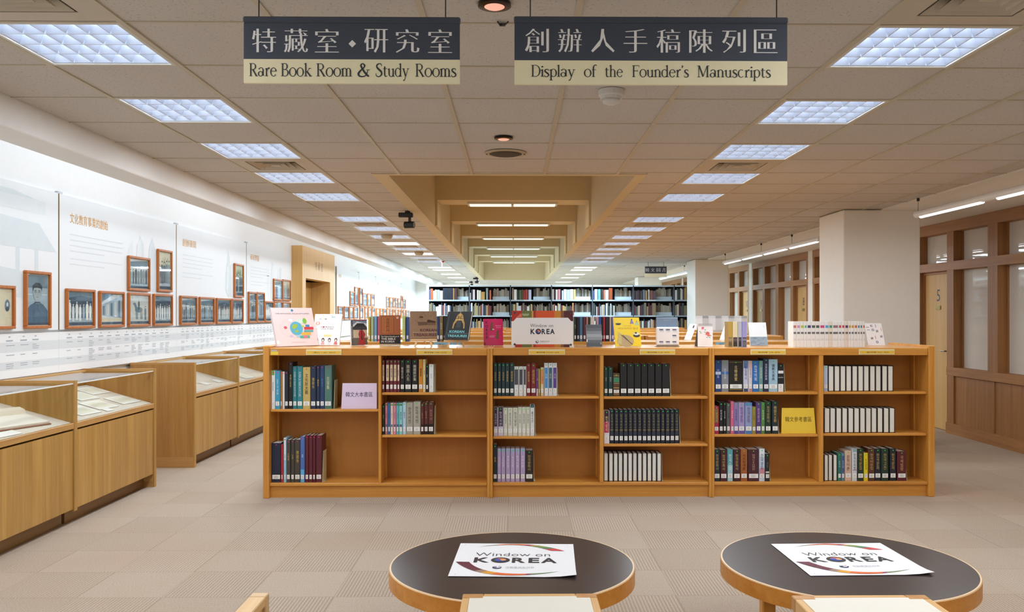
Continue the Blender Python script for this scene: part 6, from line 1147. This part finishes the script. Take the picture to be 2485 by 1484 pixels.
for px0, px1, pyb, pyt, sh, nm in ((1660, 1673, 824, 786, -17, 'first narrow white bookmark card leaning left of the desk calendar'), (1746, 1759, 824, 788, -13, 'second narrow white bookmark card, between calendar and slim volumes')):
    t, f_, W_, H_ = dbook(px0, px1, pyb, pyt, 'f3f3f6', nm, lambda f, b, W, H: (f.rect(b, W * .6, H * .75, W * .8, H * .92, q('50464e'), 2), f.ell(b, W * .5, H * .3, W * .15, W * .2, q('d8d4e4'), 2)), .5, sh, .003, base=at(px0, Y=8.95)[:2] + (1.193,), name='bookmark_card', cat='card', pages=False, soft=True, group=None)
# ------------------------------------------------------------------ round coffee tables with posters, stools, armchair
M_LAM = P('352b29', .3, var=.06); M_MAP = WOOD('e0b478', 'd3a466', 'X', .45); M_MAPY = WOOD('e2b97e', 'd6a86a', 'Y', .45); M_MAPZ = WOOD('c8945a', 'b98348', 'Z', .45)
def table(cx, cy, lab):
    R = .515; z = .41; t = thing('round_table', lab, 'table', (cx, cy, 0), 'round coffee tables')
    MB().lathe([(R - .02, z - .068), (R, z - .066), (R, z - .004), (R - .004, z - .001), (R - .03, z - .0015)], (cx, cy, 0), WOOD('d28f3c', 'c27d2a', 'X', .4), 96).obj('rim', t)
    MB().lathe([(0, z - .0012), (R - .009, z + .0005), (R - .0095, z + .0003), (0, z + .0004)][1:], (cx, cy, 0), M_LAM, 96).obj('laminate_top', t)
    rg = MB(); rg.lathe([(R - .009, z - .0005), (R - .009, z + .0011), (R - .003, z + .0009), (R - .0008, z - .003)], (cx, cy, 0), P('e8c9a0', .4), 96); rg.obj('edge_band', t)
    for a in (45, 135, 225, 315):
        x, y = cx + .36 * math.cos(math.radians(a)), cy + .36 * math.sin(math.radians(a)); MB().rbox(x - .03, x + .03, y - .03, y + .03, 0, z - .066, M_OAK_Z, .006).obj('leg', t)
    ap = MB()
    for a in (0, 90): c_, s_ = (.36 * .707, .012); ap.box(cx - (c_ if a == 0 else s_), cx + (c_ if a == 0 else s_), cy - (s_ if a == 0 else c_), cy + (s_ if a == 0 else c_), z - .12, z - .068, M_OAK_X)
    ap.obj('cross_rail', t)
table(-.012, 3.64, 'round dark-topped coffee table in the middle, left of the other one'); table(1.395, 3.625, 'round dark-topped coffee table nearest the right edge')
def crescent(f, b, outer, inner, segs, m=28):
    def bz(p, t):                                         # curve through three points
        (x0, y0), (x1, y1), (x2, y2) = p; cx_, cy_ = 2 * x1 - (x0 + x2) / 2, 2 * y1 - (y0 + y2) / 2
        return ((1 - t) ** 2 * x0 + 2 * t * (1 - t) * cx_ + t * t * x2, (1 - t) ** 2 * y0 + 2 * t * (1 - t) * cy_ + t * t * y2)
    for i in range(m):
        t0, t1 = i / m, (i + 1) / m; h = next(c for e, c in segs if (t0 + t1) / 2 <= e)
        f.poly(b, [bz(outer, t0), bz(outer, t1), bz(inner, t1), bz(inner, t0)], q(h), 2)
def poster(tl, tr, br, bl, lab):
    z = .4125; A_, B_, C_, D_ = [Vector(at(*p, Z=z)) for p in (bl, br, tr, tl)]; O = A_; u = ((B_ - A_) + (C_ - D_)) / 2; v = ((D_ - A_) + (C_ - B_)) / 2; W, H = u.length, v.length
    t = thing('poster', lab, 'poster', tuple((A_ + C_) / 2), 'posters on the coffee tables'); fr = FR(A_, u.normalized(), v.normalized(), (0, 0, 1)); b = MB()
    n = 8; ps = [[fr.p(W * i / n, H * j / n, .001 + .010 * max(0, (i / n - .75) * 4) ** 2 * max(0, 1 - j / n * 4) ** 2) for i in range(n + 1)] for j in range(n + 1)]
    vs = [p for r in ps for p in r]; k = len(vs); vs += [p - Vector((0, 0, .0008)) for p in vs]
    fs = [(j * (n + 1) + i, j * (n + 1) + i + 1, (j + 1) * (n + 1) + i + 1, (j + 1) * (n + 1) + i) for j in range(n) for i in range(n)]
    b.add(vs, fs + [tuple(x + k for x in f_[::-1]) for f_ in fs], P('f6f7f9', .45, var=0))
    f2 = FR(fr.p(0, 0, .0012), fr.u, fr.v, fr.n); g = b; S = lambda p: [(a * W, c * H) for a, c in p]
    crescent(f2, g, S([(.16, .87), (.56, .975), (.92, .76)]), S([(.16, .87), (.52, .945), (.80, .765)]), [(.2, '9a9a70'), (.58, 'e0703a'), (.64, 'a83a5a'), (.67, 'e8b86a'), (.82, '8aa05a'), (.88, '4a8a6a'), (1.1, 'd84a50')])
    crescent(f2, g, S([(.02, .40), (.36, .045), (.88, .15)]), S([(.13, .395), (.40, .095), (.88, .15)]), [(.28, '6a2c40'), (.35, 'a88a78'), (.47, 'e8a83a'), (.74, 'e8703a'), (.79, '9a3a6a'), (1.1, '7a9a6a')])
    f2.text(g, 'Window on', W * .48, H * .635, q('3c4048'), w=W * .63, h=H * .10, L=2, bold=-.012); korea(f2, g, W * .165, W * .85, H * .385, H * .535, '2a3038', 2); gov(f2, g, W * .33, W * .67, H * .245, H * .08, 2)
    for a, c_ in ((.05, .05), (.95, .05), (.05, .95), (.95, .95)): f2.ell(g, W * a, H * c_, .003, .003, q('b8bcc2'), 1, 8)
    g.obj('sheet', t)
poster((1117, 1317.5), (1391, 1320), (1398, 1400), (1087, 1397.5), 'white Window on KOREA poster lying straight on the left table')
poster((1871, 1319), (2136, 1317), (2268, 1393), (1967, 1396.5), 'white Window on KOREA poster lying on the right-hand table')
def stool(x0, x1, y1, lab):
    y0, z = y1 - .46, .46; t = thing('low_stool', lab, 'stool', ((x0 + x1) / 2, (y0 + y1) / 2, 0), 'square stools before the coffee tables'); r = .026; cb = .075
    f = MB(); f.rbox(x0 + cb, x1 - cb, y1 - r, y1, z - .05, z, M_MAP, .003); f.rbox(x0 + cb, x1 - cb, y0, y0 + r, z - .05, z, M_MAP, .003); f.rbox(x0, x0 + r, y0 + r, y1 - .045, z - .05, z, M_MAPY, .003); f.rbox(x1 - r, x1, y0 + r, y1 - .045, z - .05, z, M_MAPY, .003); f.obj('seat_frame', t)
    for a, c, s in ((x0, y1 - .045, 1), (x1 - cb, y1 - .045, 1), (x0, y0, 1), (x1 - cb, y0, 1)): MB().rbox(a, a + cb, c, c + .045, z - .05, z + .0004, M_MAPZ, .003).obj('corner_block', t)
    MB().box(x0 + r, x1 - r, y0 + r, y1 - r, z - .03, z - .0008, P('e6e1d4', .6, var=.02)).obj('seat_panel', t)
    for a in (x0 + .004, x1 - .044):
        for c in (y0 + .004, y1 - .044): MB().rbox(a, a + .04, c, c + .04, 0, z - .05, M_MAPZ, .004).obj('leg', t)
    for a in (x0 + .008, x1 - .026): MB().box(a, a + .018, y0 + .044, y1 - .044, z - .16, z - .05, M_MAPY).obj('side_apron', t)
stool(-.187, .291, 3.085, 'cream-topped square stool before the left coffee table'); stool(.983, 1.462, 3.055, 'cream-topped square stool before the right-hand coffee table')
t = thing('armchair', 'low wooden armchair of which only the arm end shows, bottom left', 'armchair', (-1.15, 2.4, 0))
for a in (-1.95, -.85):
    MB().rbox(a, a + .055, 2.05, 2.755, .53, .56, M_MAPY, .003).obj('arm', t); MB().rbox(a, a + .055, 2.757, 2.797, 0, .56, WOOD('dcb988', 'cfa873', 'X', .45), .003).obj('front_leg', t); MB().rbox(a, a + .055, 2.0, 2.04, 0, .56, M_MAPZ, .003).obj('rear_leg', t)
    MB().box(a + .02, a + .045, 2.05, 2.75, .25, .53, M_MAPZ).obj('side_panel', t)
MB().box(-1.89, -.855, 2.05, 2.75, .3, .33, M_MAPY).obj('seat_base', t); MB().rbox(-1.88, -.86, 2.06, 2.76, .331, .43, P('d8d0bc', .8), .03).obj('cushion', t); MB().rbox(-1.89, -.855, 2.0, 2.04, .33, .55, M_MAP, .004).obj('backrest', t)
